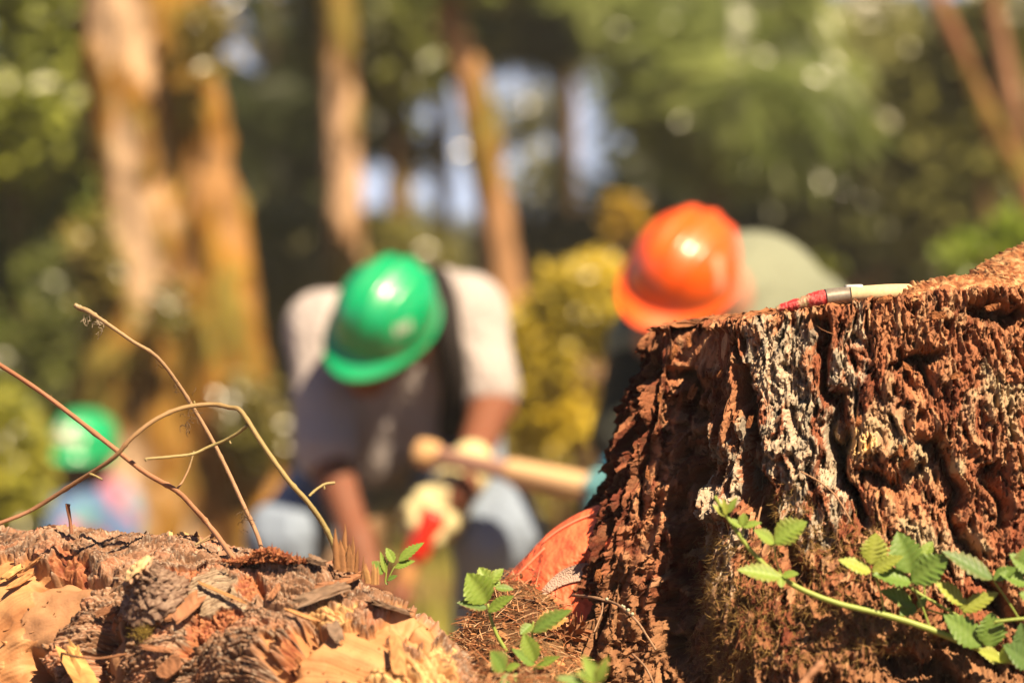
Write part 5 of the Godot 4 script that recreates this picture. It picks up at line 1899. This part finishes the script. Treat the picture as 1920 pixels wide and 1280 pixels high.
# the small tool lying on the stump
func stump_tool() -> void:
	var d := 2.585
	var root := thing("red_handled_tool", "worn red and cream handled tool lying on top of the stump", "tool", P(1560, 575, d))
	var bits := noise(FastNoiseLite.TYPE_SIMPLEX, 1.0, 2, 81)
	var line := spline([P(1456, 580, d), P(1490, 572, d), P(1530, 562, d), P(1580, 555, d), P(1640, 550, d), P(1680, 548, d + 0.015), P(1735, 548, d + 0.05)], 30)
	var cut := [[0, 72, 0], [72, 98, 1], [98, 180, 2]]
	for g in cut:
		var s := Shape.new()
		for r in range(g[0], g[1] + 1):
			var t: Vector3 = (line[mini(r + 1, line.size() - 1)] - line[maxi(r - 1, 0)]).normalized()
			var up := Vector3(-t.y, t.x, 0).normalized()
			var back := t.cross(up)
			var f := float(r) / 72.0
			var rad := lerpf(0.0030, 0.0078, clampf(f * 1.1, 0, 1)) + (0.0005 if g[2] == 1 else 0.0)
			for k in 22:
				var a := TAU * k / 22
				var e := up * sin(a) * rad + back * cos(a) * rad * 1.3
				var p: Vector3 = line[r] + e
				var m := bits.get_noise_3d(p.x * 260, p.y * 260, p.z * 260)
				var col := Color(0.52, 0.030, 0.035)
				if g[2] == 0:
					p += e.normalized() * m * 0.0010
					var bare := maxf(1.0 - absf(f - 0.60) / 0.13 + m * 0.6, 1.0 - f / 0.14 + m * 0.9)
					col = col.lerp(Color(0.42, 0.34, 0.18), clampf(bare * 2.5, 0, 1)).lerp(Color(0.62, 0.16, 0.15), clampf(m * 1.6, 0, 0.5))
					if bare > 0.3:
						p -= e.normalized() * 0.0006
				elif g[2] == 1:
					col = Color(0.42, 0.36, 0.29) * (1.0 + m * 0.3)
				else:
					col = Color(0.66, 0.50, 0.29) * (1.0 + m * 0.2)
				s.vert(p, col)
		s.weave(0, g[1] - g[0] + 1, 22, true)
		s.cap(0, 22, line[g[0]], s.c[0])
		s.cap((g[1] - g[0]) * 22, 22, line[g[1]], s.c[s.c.size() - 2])
		part(["red_grip", "ferrule", "wooden_shaft"][g[2]], s.mesh(), M.paint if g[2] == 0 else (M.metal if g[2] == 1 else M.chip), root)
	var s2 := Shape.new()
	s2.box(Transform3D(Basis(Vector3(0, 0, 1), 0.02), P(1602, 539, d)), Vector3(0.017, 0.0060, 0.010), 0.0016, Color(0.62, 0.60, 0.56))
	part("metal_tab", s2.mesh(), M.metal, root)


# ------------------------------------------------------------------ the orange bag behind the bank
var bag_line := []


func bag_point(u: float, v: float, lift: float) -> Vector3:
	# u along the crest, v from the far foot (-1) over the crest (0) to the near foot (1)
	var f := u * (bag_line.size() - 1)
	var k := mini(int(f), bag_line.size() - 2)
	var crest: Vector3 = (bag_line[k] as Vector3).lerp(bag_line[k + 1], f - k)
	var a := absf(v)
	var fold := 0.008 * sin(v * 16.0 + u * 5.0) * smoothstep(0.05, 0.4, a) * smoothstep(0.15, 0.6, u) + 0.003 * sin(v * 31.0 - u * 9.0 + 1.0) * smoothstep(0.2, 0.5, a)
	var drop := crest.y - 0.03
	var out := sin(a * PI * 0.5)
	var p := crest + Vector3(0.02 * v, -drop * (1.0 - cos(a * PI * 0.5)) * 1.15, signf(v) * (0.095 * out + fold + lift * sin(a * PI * 0.5)))
	p.y += lift * cos(a * PI * 0.5)
	return p


func build_bag() -> void:
	var d := 2.765
	bag_line = spline([P(922, 1150, d), P(932, 1112, d), P(952, 1083, d), P(985, 1046, d), P(1036, 994, d), P(1095, 957, d), P(1150, 938, d), P(1190, 930, d + 0.06), P(1225, 940, d + 0.14), P(1250, 980, d + 0.20), P(1260, 1060, d + 0.24)], 14)
	var root := thing("orange_bag", "orange fabric bag with grey mesh panels slumped between log and stump", "bag", Vector3(P(1150, 0, d).x, 0.03, -d))
	var s := Shape.new()
	var nu := bag_line.size()
	for r in nu:
		for k in 61:
			s.vert(bag_point(float(r) / (nu - 1), k / 30.0 - 1.0, 0.0), Color(0.90, 0.165, 0.068))
	s.weave(0, nu, 61, false)
	part("shell", s.mesh(false, false), M.bag, root)
	# crescent panels of grey mesh and the pale seams
	for g in [[0.30, 0.56, 0.46, 0.54, 0.12]]:
		s = Shape.new()
		for r in 30:
			var t := r / 29.0
			var u := lerpf(g[0], g[1], t)
			var arch: float = g[4] * 1.3 * sin(PI * (0.25 + 0.65 * t)) - g[4]
			for k in 7:
				var w: float = (g[3] - g[2]) * pow(sin(PI * clampf(t * 0.9 + 0.02, 0.0, 1.0)), 0.7)
				s.vert(bag_point(u, g[2] - arch + w * k / 6.0, 0.003), Color(0.52, 0.36, 0.29))
		s.weave(0, 30, 7, false)
		part("mesh_panel", s.mesh(false, false), M.mesh_cloth, root)
	for g in [[0.36, 0.10, 0.66, 0.22], [0.12, 0.16, 0.36, 0.18]]:
		s = Shape.new()
		var line := []
		for r in 30:
			line.append(bag_point(lerpf(g[0], g[2], r / 29.0), lerpf(g[1], g[3], r / 29.0), 0.0016))
		s.tube(line, [0.0012], 6, Color(0.80, 0.30, 0.18))
		part("seam", s.mesh(), M.strand, root)
	s = Shape.new()
	s.tube(spline([P(925, 1140, 2.76), P(903, 1140, 2.75), P(887, 1160, 2.74), P(884, 1185, 2.74), P(890, 1200, 2.75)], 8), [0.0042], 8, Color(0.66, 0.56, 0.42))
	part("strap_or_shade_band", s.mesh(), M.strand, root)


# ------------------------------------------------------------------ the forest
var spray_broad: ArrayMesh
var spray_fir: ArrayMesh


func make_sprays() -> void:
	var s := Shape.new()
	var r := RandomNumberGenerator.new()
	r.seed = 5
	for k in 9:
		var at := Vector3(r.randfn() * 0.36, r.randfn() * 0.22, r.randfn() * 0.36)
		var y := Vector3(r.randfn(), r.randfn() * 0.5 - 0.3, r.randfn()).normalized()
		var f := frame(at, y, Vector3(r.randfn() * 0.7, 1.0, r.randfn() * 0.7))
		var first := s.v.size()
		for q in [Vector3(0, 0, 0), Vector3(0.15, 0.22, 0.03), Vector3(0, 0.5, -0.05), Vector3(-0.15, 0.22, 0.03)]:
			s.vert(f * q, Color.WHITE * r.randf_range(0.8, 1.2))
		s.tri(first, first + 1, first + 2)
		s.tri(first, first + 2, first + 3)
	spray_broad = s.mesh(true, false)
	s = Shape.new()
	for k in 12:
		var t := k / 11.0
		for side in [-1.0, 1.0]:
			var base := Vector3(0, -0.12 * t * t, t)
			var l := 0.42 * (1.0 - 0.75 * t)
			var first := s.v.size()
			s.vert(base)
			s.vert(base + Vector3(side * l, -0.10 - 0.1 * l, 0.16))
			s.vert(base + Vector3(side * l * 0.6, -0.03, 0.02 + 0.10))
			s.vert(base + Vector3(0, 0, 0.07))
			s.tri(first, first + 1, first + 2)
			s.tri(first, first + 2, first + 3)
	spray_fir = s.mesh(true, false)


func crown(parent: Node3D, called: String, c: Vector3, rad: Vector3, count: int, size: float, c0: Color, c1: Color, gap: float, fir := false) -> void:
	var nz := noise(FastNoiseLite.TYPE_SIMPLEX, 1.0, 2, rng.randi() % 100000)
	var at := []
	var tints := []
	var tries := 0
	var clump := 1.0 / (size * 4.2)
	while at.size() < count and tries < count * 5:
		tries += 1
		var q := Vector3(rng.randf_range(-1, 1), rng.randf_range(-1, 1), rng.randf_range(-1, 1))
		var edge := q.length()
		if edge > 1.0:
			continue
		var p := c + q * rad
		if nz.get_noise_3dv(p * clump) < gap + maxf(edge - 0.7, 0.0) * 1.1:
			continue
		var b: Basis
		var k := size * rng.randf_range(0.6, 1.35)
		if fir:
			var a := rng.randf() * TAU
			b = Basis(Vector3.UP, a) * Basis(Vector3.RIGHT, rng.randf_range(0.1, 0.8)) * Basis(Vector3.BACK, rng.randf_range(-0.5, 0.5))
		else:
			b = Basis(Vector3.UP, rng.randf() * TAU) * Basis(Vector3.RIGHT, rng.randf_range(-0.7, 0.7))
		# leaves hold themselves towards the light
		var lean := Quaternion(Vector3.UP, (Vector3(0.30, 0.72, 0.50) + rand_dir() * 0.45).normalized())
		at.append(Transform3D((Basis(lean) * b).scaled(Vector3.ONE * k), p))
		tints.append(c0.lerp(c1, clampf(0.5 + nz.get_noise_3dv(p * clump * 0.5 + Vector3(40, 0, 0)) + rng.randf_range(-0.35, 0.35), 0, 1)))
	swarm(called, spray_fir if fir else spray_broad, M.crown, at, tints, parent)


# trunk along points [position, radius]; bark and moss colours mixed by place
func trunk(parent: Node3D, called: String, pts: Array, radii: Array, bark: Color, moss: Color, share: float, seed_: int, zones := []) -> void:
	var line := spline(pts, 10)
	var nz := noise(FastNoiseLite.TYPE_SIMPLEX, 1.0, 3, seed_)
	var s := Shape.new()
	var sides := 40
	var side := Vector3.RIGHT
	for r in line.size():
		var t: Vector3 = (line[mini(r + 1, line.size() - 1)] - line[maxi(r - 1, 0)]).normalized()
		side = (side - t * side.dot(t)).normalized()
		var fwd := t.cross(side)
		var f := float(r) / 10.0
		var k := mini(int(f), radii.size() - 2)
		var rad := lerpf(radii[k], radii[k + 1], f - k)
		for a in sides:
			var an := TAU * a / sides
			var e := side * cos(an) + fwd * sin(an)
			var p: Vector3 = line[r] + e * rad
			var big := nz.get_noise_3d(p.x * 2.2, p.y * 1.1, p.z * 2.2)
			var small := nz.get_noise_3d(p.x * 9, p.y * 3, p.z * 9)
			var m := clampf((big * 1.5 + small * 0.7 + share - 0.5) * 4.0 + 0.5, 0, 1)
			for g in zones:
				var q := ((p - (g[0] as Vector3)) / (g[1] as Vector3)).length()
				m = minf(m, clampf((q - 0.8 + small * 0.5) * 4.0, 0, 1))
			var tiny := nz.get_noise_3d(p.x * 26, p.y * 12, p.z * 26)
			p += e * rad * (0.20 * big + 0.20 * small + 0.10 * tiny + 0.09 * m)
			s.vert(p, bark.lerp(bark * 0.55, clampf(small * 1.5, 0, 0.8)).lerp(moss.lerp(moss * 0.45, clampf(0.4 + small * 1.6, 0, 1)).lerp(Color(0.20, 0.19, 0.045), clampf(tiny * 1.4 + big * 1.5, 0, 0.75)), m))
	s.weave(0, line.size(), sides, true)
	s.cap(0, sides, line[0], bark)
	s.cap((line.size() - 1) * sides, sides, line[-1], bark)
	part(called, s.mesh(), M.trunk, parent)


func limb(parent: Node3D, a: Vector3, b: Vector3, r: float, col: Color) -> void:
	var s := Shape.new()
	var m := (a + b) * 0.5 + Vector3(rng.randf_range(-0.1, 0.1), a.distance_to(b) * 0.08, rng.randf_range(-0.1, 0.1))
	var line := spline([a, m, b], 6)
	s.tube(line, taper(line.size(), r, r * 0.3), 8, col, null, 0.1, rng)
	part("limb", s.mesh(), M.trunk, parent)


# a whole tree: trunk points as [px, py, half width in px] at one depth, crowns as [px, py, depth, rx, ry (px), count, spray size]
func tree(called: String, label: String, category: String, d: float, stem: Array, crowns: Array, c0: Color, c1: Color, gap: float, fir: bool, bark: Color, moss: Color, share: float, group := "") -> void:
	rng.seed = hash(label)
	var pts := []
	var radii := []
	var foot := P(stem[0][0], 640, d)
	foot.y = land(foot.x, foot.z)
	pts.append(foot - Vector3(0, 0.15, 0))
	radii.append(stem[0][2] / FOCAL * d * 1.35)
	for q in stem:
		var p := P(q[0], q[1], d + (q[3] if q.size() > 3 else 0.0))
		if p.y > foot.y + 0.05:
			pts.append(p)
			radii.append(q[2] / FOCAL * d)
	var root := thing(called, label, category, foot, group)
	trunk(root, "trunk", pts, radii, bark, moss, share, rng.randi() % 9999)
	for g in crowns:
		var c := P(g[0], g[1], g[2])
		var rad := Vector3(g[3] / FOCAL * g[2], g[4] / FOCAL * g[2], g[3] / FOCAL * g[2] * 0.8)
		var near_pt: Vector3 = pts[-1]
		for q in pts:
			if (q as Vector3).distance_to(c) < near_pt.distance_to(c) and q.y < c.y + rad.y * 0.3:
				near_pt = q
		limb(root, near_pt, c, maxf(radii[-1] * 0.5, 0.02), bark * 0.7)
		crown(root, "crown", c, rad, g[5], g[6], c0, c1, gap, fir)


func build_forest() -> void:
	make_sprays()
	var brown := Color(0.20, 0.11, 0.055)
	var moss := Color(0.36, 0.18, 0.035)
	# the big double stemmed mossy tree on the left
	var d := 9.6
	var foot := P(330, 640, d)
	foot.y = land(foot.x, foot.z)
	var big := thing("mossy_tree", "large double stemmed tree with orange moss and a pale bark stripe", "tree", foot)
	trunk(big, "trunk", [Vector3(P(262, 0, d).x, foot.y - 0.2, -d), P(262, 1080, d), P(246, 900, d), P(240, 720, d), P(258, 560, d), P(268, 430, d), P(245, 260, d), P(232, 100, d), P(228, -80, d), P(222, -500, d), P(190, -1800, d), P(160, -5200, d)], [0.27, 0.22, 0.185, 0.15, 0.132, 0.125, 0.126, 0.132, 0.125, 0.12, 0.09, 0.05], Color(0.52, 0.36, 0.23), Color(0.34, 0.165, 0.035), 0.95, 3, [[P(238, 300, d - 0.1), Vector3(0.06, 0.15, 0.2)], [P(250, 420, d - 0.1), Vector3(0.07, 0.16, 0.2)], [P(270, 520, d - 0.1), Vector3(0.075, 0.14, 0.2)]])
	trunk(big, "trunk", [Vector3(P(445, 0, d).x, foot.y - 0.2, -d - 0.25), P(445, 1080, d + 0.25), P(430, 880, d + 0.25), P(412, 680, d + 0.25), P(395, 520, d + 0.22), P(372, 360, d + 0.2), P(350, 200, d + 0.18), P(330, 40, d + 0.15), P(322, -120, d + 0.15), P(330, -500, d + 0.2), P(380, -1800, d + 0.3), P(420, -5200, d + 0.3)], [0.26, 0.22, 0.185, 0.155, 0.14, 0.13, 0.132, 0.125, 0.125, 0.12, 0.09, 0.05], Color(0.38, 0.21, 0.09), Color(0.40, 0.19, 0.035), 0.95, 4)
	crown(big, "crown", P(250, -5600, d), Vector3(2.6, 1.6, 2.2), 2600, 0.3, Color(0.05, 0.09, 0.015), Color(0.11, 0.15, 0.03), -0.05)
	for g in [[320, 640, 9.3, 36, 90, 40], [185, 470, 9.4, 30, 90, 60], [385, 70, 9.4, 40, 70, 40], [480, 760, 9.6, 50, 120, 100]]:
		crown(big, "shoots", P(g[0], g[1], g[2]), Vector3(g[3], g[4], g[3]) / FOCAL * g[2], g[5], 0.10, Color(0.16, 0.15, 0.03), Color(0.30, 0.24, 0.06), 0.0)
	var olive0 := Color(0.15, 0.20, 0.048)
	var olive1 := Color(0.36, 0.42, 0.13)
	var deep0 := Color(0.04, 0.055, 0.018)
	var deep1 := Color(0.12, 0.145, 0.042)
	var leafy0 := Color(0.12, 0.17, 0.022)
	var leafy1 := Color(0.32, 0.35, 0.055)
	# broadleaf trees on the left edge
	tree("leafy_tree", "bright leafy tree at the upper left edge behind the mossy stems", "tree", 13.0, [[40, 1400, 26], [35, 900, 24], [20, 600, 24], [30, 300, 20], [40, 0, 16], [30, -900, 7]], [[20, -900, 13.6, 500, 380, 1500, 0.28], [40, 120, 12.8, 190, 260, 1700, 0.20], [110, 470, 13.4, 150, 180, 900, 0.19], [-60, 560, 13.2, 160, 260, 1000, 0.20]], leafy0, leafy1, -0.05, false, Color(0.10, 0.05, 0.03), brown, 0.4)
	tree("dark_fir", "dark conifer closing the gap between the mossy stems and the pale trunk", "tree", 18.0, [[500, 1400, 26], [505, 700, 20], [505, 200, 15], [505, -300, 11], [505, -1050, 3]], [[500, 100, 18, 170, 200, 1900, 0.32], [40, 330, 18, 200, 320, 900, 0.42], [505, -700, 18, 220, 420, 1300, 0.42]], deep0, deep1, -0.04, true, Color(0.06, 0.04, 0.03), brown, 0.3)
	# slim trunks in the middle
	tree("pale_trunked_tree", "slim tree with pale sunlit bark rising behind the green hard hat", "tree", 14.0, [[655, 1400, 42], [650, 800, 38], [645, 420, 34], [640, 230, 33], [632, 60, 30], [628, -300, 26], [620, -1200, 20], [615, -3000, 8]], [[640, 30, 14.2, 200, 120, 520, 0.20], [540, 500, 15, 120, 100, 320, 0.19], [720, 120, 15, 90, 90, 160, 0.18], [615, -3300, 14, 700, 500, 2000, 0.30]], leafy0 * 0.8, Color(0.15, 0.16, 0.035), 0.05, false, Color(0.58, 0.38, 0.24), Color(0.33, 0.16, 0.05), 0.36)
	tree("dark_slim_tree", "thin dark brown trunk between pale trunk and leaning tree", "tree", 17.0, [[742, 1400, 26], [742, 700, 24], [745, 450, 22], [752, 200, 18], [765, 0, 16], [775, -400, 12], [780, -1400, 5]], [[780, -1300, 17, 420, 420, 1200, 0.34], [760, 40, 17, 160, 110, 420, 0.24]], deep0, olive0, 0.0, false, Color(0.16, 0.08, 0.045), Color(0.26, 0.13, 0.05), 0.4)
	tree("leaning_mossy_tree", "leaning orange brown mossy trunk above the grey shirted worker", "tree", 12.5, [[985, 1400, 46], [965, 800, 40], [945, 520, 34], [918, 340, 30], [888, 190, 30], [852, 60, 30], [828, -60, 26], [780, -500, 22], [700, -1800, 16], [640, -3600, 7]], [[820, -120, 12.6, 220, 140, 420, 0.20], [640, -3900, 12.5, 800, 600, 2000, 0.30]], olive0, olive1, 0.0, false, Color(0.40, 0.22, 0.11), Color(0.34, 0.17, 0.04), 0.55)
	tree("dark_slim_tree", "faint slim trunk just left of the leaning mossy tree", "tree", 19.0, [[835, 1400, 22], [830, 700, 19], [832, 400, 17], [825, 150, 14], [815, -200, 10], [815, -900, 4]], [[815, -800, 20, 330, 330, 900, 0.34], [810, 30, 20, 130, 90, 200, 0.24]], Color(0.10, 0.11, 0.045), Color(0.20, 0.19, 0.08), 0.12, false, Color(0.28, 0.17, 0.10), brown, 0.3)
	tree("thin_leafed_tree", "open airy tree whose loose leaves dapple the sky gap in the centre", "tree", 22.0, [[1080, 1400, 20], [1075, 700, 17], [1070, 300, 13], [1065, 60, 8]], [[1010, 390, 22, 120, 110, 90, 0.20], [960, 190, 23, 100, 110, 110, 0.20]], Color(0.10, 0.11, 0.05), Color(0.24, 0.24, 0.11), 0.16, false, Color(0.22, 0.15, 0.10), brown, 0.3)
	tree("thin_leafed_tree", "open airy tree with pale leaves between the dark conifer and pale trunk", "tree", 21.0, [[560, 1400, 22], [560, 700, 18], [565, 350, 13], [570, 80, 8]], [[520, 380, 21, 120, 100, 170, 0.20], [590, 250, 21.5, 90, 130, 150, 0.20], [720, 310, 22, 90, 110, 120, 0.20]], Color(0.10, 0.11, 0.04), Color(0.24, 0.24, 0.10), 0.10, false, Color(0.22, 0.14, 0.09), brown, 0.3)
	# the dense mass on the right
	tree("tall_cedar", "tall olive green conifer filling the upper middle of the view", "tree", 16.0, [[1330, 1400, 40], [1330, 600, 34], [1335, 100, 28], [1340, -500, 18], [1340, -1500, 4]], [[1385, 110, 15.4, 215, 190, 4200, 0.27], [1240, 40, 16, 140, 110, 1300, 0.26], [1400, 210, 14.8, 200, 110, 2200, 0.26], [1340, -520, 16.4, 300, 330, 1500, 0.42], [1340, -1200, 16.4, 220, 420, 1100, 0.42]], olive0, olive1, 0.02, true, Color(0.10, 0.06, 0.04), brown, 0.3)
	tree("tall_cedar", "second olive conifer right of the tallest one, with browner sprays", "tree", 17.0, [[1640, 1400, 36], [1640, 500, 30], [1645, 0, 22], [1650, -500, 15], [1650, -1500, 4]], [[1600, 90, 16.6, 210, 210, 3600, 0.27], [1720, 230, 16.4, 170, 180, 2300, 0.26], [1650, -560, 17.3, 280, 340, 1400, 0.42], [1650, -1200, 17.3, 200, 420, 1000, 0.42]], Color(0.10, 0.10, 0.026), Color(0.34, 0.35, 0.14), 0.05, true, Color(0.12, 0.07, 0.045), brown, 0.3)
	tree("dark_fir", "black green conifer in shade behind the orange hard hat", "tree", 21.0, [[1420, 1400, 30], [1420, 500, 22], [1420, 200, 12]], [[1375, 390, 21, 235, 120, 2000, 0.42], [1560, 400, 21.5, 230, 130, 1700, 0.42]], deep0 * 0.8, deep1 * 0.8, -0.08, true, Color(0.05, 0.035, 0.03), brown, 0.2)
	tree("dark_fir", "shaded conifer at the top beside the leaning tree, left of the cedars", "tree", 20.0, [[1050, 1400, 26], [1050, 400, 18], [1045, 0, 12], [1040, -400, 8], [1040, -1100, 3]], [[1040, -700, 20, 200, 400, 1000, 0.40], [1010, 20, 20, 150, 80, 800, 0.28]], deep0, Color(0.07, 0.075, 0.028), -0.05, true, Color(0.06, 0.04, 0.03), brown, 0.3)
	tree("leafy_tree", "loose leafy tree at the right edge behind the forked stems", "tree", 15.0, [[1850, 1400, 24], [1850, 700, 20], [1850, 300, 14], [1850, 0, 10]], [[1830, 250, 15.2, 150, 260, 1100, 0.20], [1890, 30, 15, 120, 120, 420, 0.19]], Color(0.085, 0.10, 0.02), Color(0.20, 0.20, 0.05), 0.02, false, Color(0.12, 0.07, 0.04), brown, 0.3)
	tree("forked_tree", "leaning reddish brown stem crossing the upper right corner, outer fork", "tree", 11.0, [[2010, 1400, 26], [2000, 700, 22], [1950, 420, 20], [1895, 300, 18], [1840, 190, 16], [1795, 80, 15], [1755, -20, 14], [1680, -300, 12], [1500, -1200, 9], [1400, -5200, 5]], [[1400, -5500, 11, 700, 500, 1500, 0.28]], olive0, olive1, 0.0, false, Color(0.34, 0.16, 0.085), Color(0.26, 0.13, 0.04), 0.2)
	tree("forked_tree", "upright reddish brown stem at the right edge, inner fork", "tree", 11.3, [[2010, 1400, 24], [1990, 700, 20], [1940, 420, 17], [1912, 250, 16], [1885, 120, 15], [1860, -10, 14], [1830, -300, 11], [1900, -1300, 8], [1950, -5200, 4]], [[1950, -5500, 11.3, 600, 500, 1400, 0.28]], olive0, olive1, 0.0, false, Color(0.36, 0.19, 0.11), Color(0.26, 0.13, 0.04), 0.2)
	# shrubs and undergrowth
	var shrub := func(called: String, label: String, category: String, g: Array, c0: Color, c1: Color, gap: float) -> void:
		rng.seed = hash(label)
		var f := P(g[0], 640, g[2])
		f.y = land(f.x, f.z)
		var root := thing(called, label, category, f)
		var c := P(g[0], g[1], g[2])
		for k in 5:
			limb(root, f + Vector3(rng.randf_range(-0.06, 0.06), -0.05, 0), c + Vector3(rng.randf_range(-0.6, 0.6) * g[3] / FOCAL * g[2], rng.randf_range(-0.2, 0.5) * g[4] / FOCAL * g[2], rng.randf_range(-0.2, 0.2)), 0.018, Color(0.16, 0.09, 0.05))
		crown(root, "foliage", c, Vector3(g[3], g[4], g[3] * 0.8) / FOCAL * g[2], g[5], g[6], c0, c1, gap)
	shrub.call("yellow_shrub", "golden yellow flowering shrub between the two nearer workers", "shrub", [1060, 660, 9.0, 125, 190, 2600, 0.085], Color(0.30, 0.26, 0.04), Color(0.80, 0.60, 0.05), 0.08)
	shrub.call("yellow_shrub", "high yellow leafed spray left of the orange hard hat", "shrub", [1145, 400, 12.5, 60, 60, 260, 0.10], Color(0.40, 0.26, 0.02), Color(0.62, 0.40, 0.04), 0.0)
	shrub.call("green_shrub", "yellow green shrub behind the crouching worker at the left edge", "shrub", [-30, 900, 8.4, 105, 150, 2000, 0.085], Color(0.24, 0.26, 0.03), Color(0.50, 0.46, 0.06), -0.1)
	shrub.call("green_shrub", "shaded green shrub between the mossy tree and the left edge", "shrub", [110, 640, 12.6, 130, 160, 1500, 0.13], Color(0.08, 0.11, 0.02), Color(0.20, 0.22, 0.05), -0.05)
	shrub.call("green_shrub", "tan green bush between the mossy tree and the grey shirt", "shrub", [520, 680, 14.0, 100, 210, 1700, 0.14], Color(0.16, 0.15, 0.045), Color(0.32, 0.27, 0.09), -0.08)
	shrub.call("green_shrub", "olive bush under the slim trunks behind the green hard hat", "shrub", [700, 520, 15.5, 150, 110, 1500, 0.14], Color(0.14, 0.14, 0.03), Color(0.27, 0.24, 0.06), -0.08)
	shrub.call("green_shrub", "tan yellow bush low behind the level tool handle", "shrub", [1010, 870, 12.0, 150, 110, 1600, 0.12], Color(0.28, 0.24, 0.05), Color(0.56, 0.44, 0.13), -0.05)
	shrub.call("green_shrub", "bright green bush beside the right frame edge above the stump", "shrub", [1875, 490, 10.5, 80, 90, 700, 0.10], Color(0.16, 0.26, 0.015), Color(0.30, 0.38, 0.03), -0.1)
	shrub.call("green_shrub", "yellow green bush behind the tool on the stump", "shrub", [1610, 520, 12.0, 80, 60, 520, 0.10], Color(0.16, 0.21, 0.02), Color(0.28, 0.30, 0.04), -0.1)
	shrub.call("green_shrub", "dull green undergrowth behind the grey green shirt", "shrub", [1640, 470, 17.0, 300, 110, 2400, 0.17], Color(0.07, 0.085, 0.02), Color(0.17, 0.17, 0.05), -0.1)
	shrub.call("green_shrub", "dark undergrowth below the sky gap behind the leaning tree", "shrub", [1050, 480, 18.0, 140, 70, 900, 0.17], Color(0.04, 0.05, 0.015), Color(0.12, 0.11, 0.04), -0.1)
	# more of the same wood to either side of the view
	for g in [[-700, 15.0, 0], [-1250, 19.0, 1], [-420, 22.0, 1], [-1900, 17.0, 0], [2450, 25.0, 1], [2800, 28.0, 0], [3300, 26.0, 1]]:
		var lab: String = {-700: "leafy tree outside the left of the view, nearest the mossy tree", -1250: "conifer farther left, outside the view", -420: "conifer just outside the left edge, behind the leafy trees", -1900: "leafy tree farthest to the left, outside the view", 2450: "conifer just outside the right edge of the view", 2800: "leafy tree to the right, outside the view", 3300: "conifer farthest to the right, outside the view"}[g[0]]
		var x: float = g[0]
		if g[2] == 1:
			tree("side_conifer", lab, "tree", g[1], [[x, 1400, 34], [x, 500, 26], [x, -300, 14], [x, -1100, 4]], [[x, 350, g[1], 260, 260, 1500, 0.42], [x, -150, g[1], 230, 330, 1300, 0.42], [x, -700, g[1], 160, 400, 800, 0.42]], deep0, olive0, -0.06, true, Color(0.10, 0.06, 0.04), brown, 0.3)
		else:
			tree("side_broadleaf", lab, "tree", g[1], [[x, 1400, 30], [x + 20, 600, 26], [x + 10, 0, 20], [x, -700, 9]], [[x, 200, g[1], 330, 300, 1500, 0.26], [x - 60, -450, g[1], 420, 380, 1600, 0.28]], leafy0, leafy1, -0.05, false, Color(0.12, 0.07, 0.04), brown, 0.4)
	# the wood far behind
	var far := thing("distant_forest", "distant hazy wood closing the view beyond the nearer trees", "forest", Vector3(0, land(0, -40.0), -40))
	far.set_meta("kind", "stuff")
	for g in [[-200, 420, 38, 500, 260, 2600], [350, 520, 40, 400, 200, 2000], [760, 540, 44, 330, 130, 1500], [1120, 540, 44, 200, 90, 800], [1500, 440, 40, 420, 260, 2600], [2050, 400, 38, 500, 300, 2600], [-1200, 350, 38, 600, 330, 2600], [-2200, 330, 38, 700, 350, 2600], [-3300, 300, 36, 800, 380, 2600], [2950, 350, 38, 600, 330, 2600], [3900, 330, 38, 700, 350, 2600], [5000, 300, 36, 800, 380, 2600]]:
		crown(far, "far_canopy", P(g[0], g[1], g[2]), Vector3(g[3], g[4], g[3] * 0.5) / FOCAL * g[2], g[5], 0.42, Color(0.07, 0.08, 0.03), Color(0.18, 0.18, 0.07), 0.0)
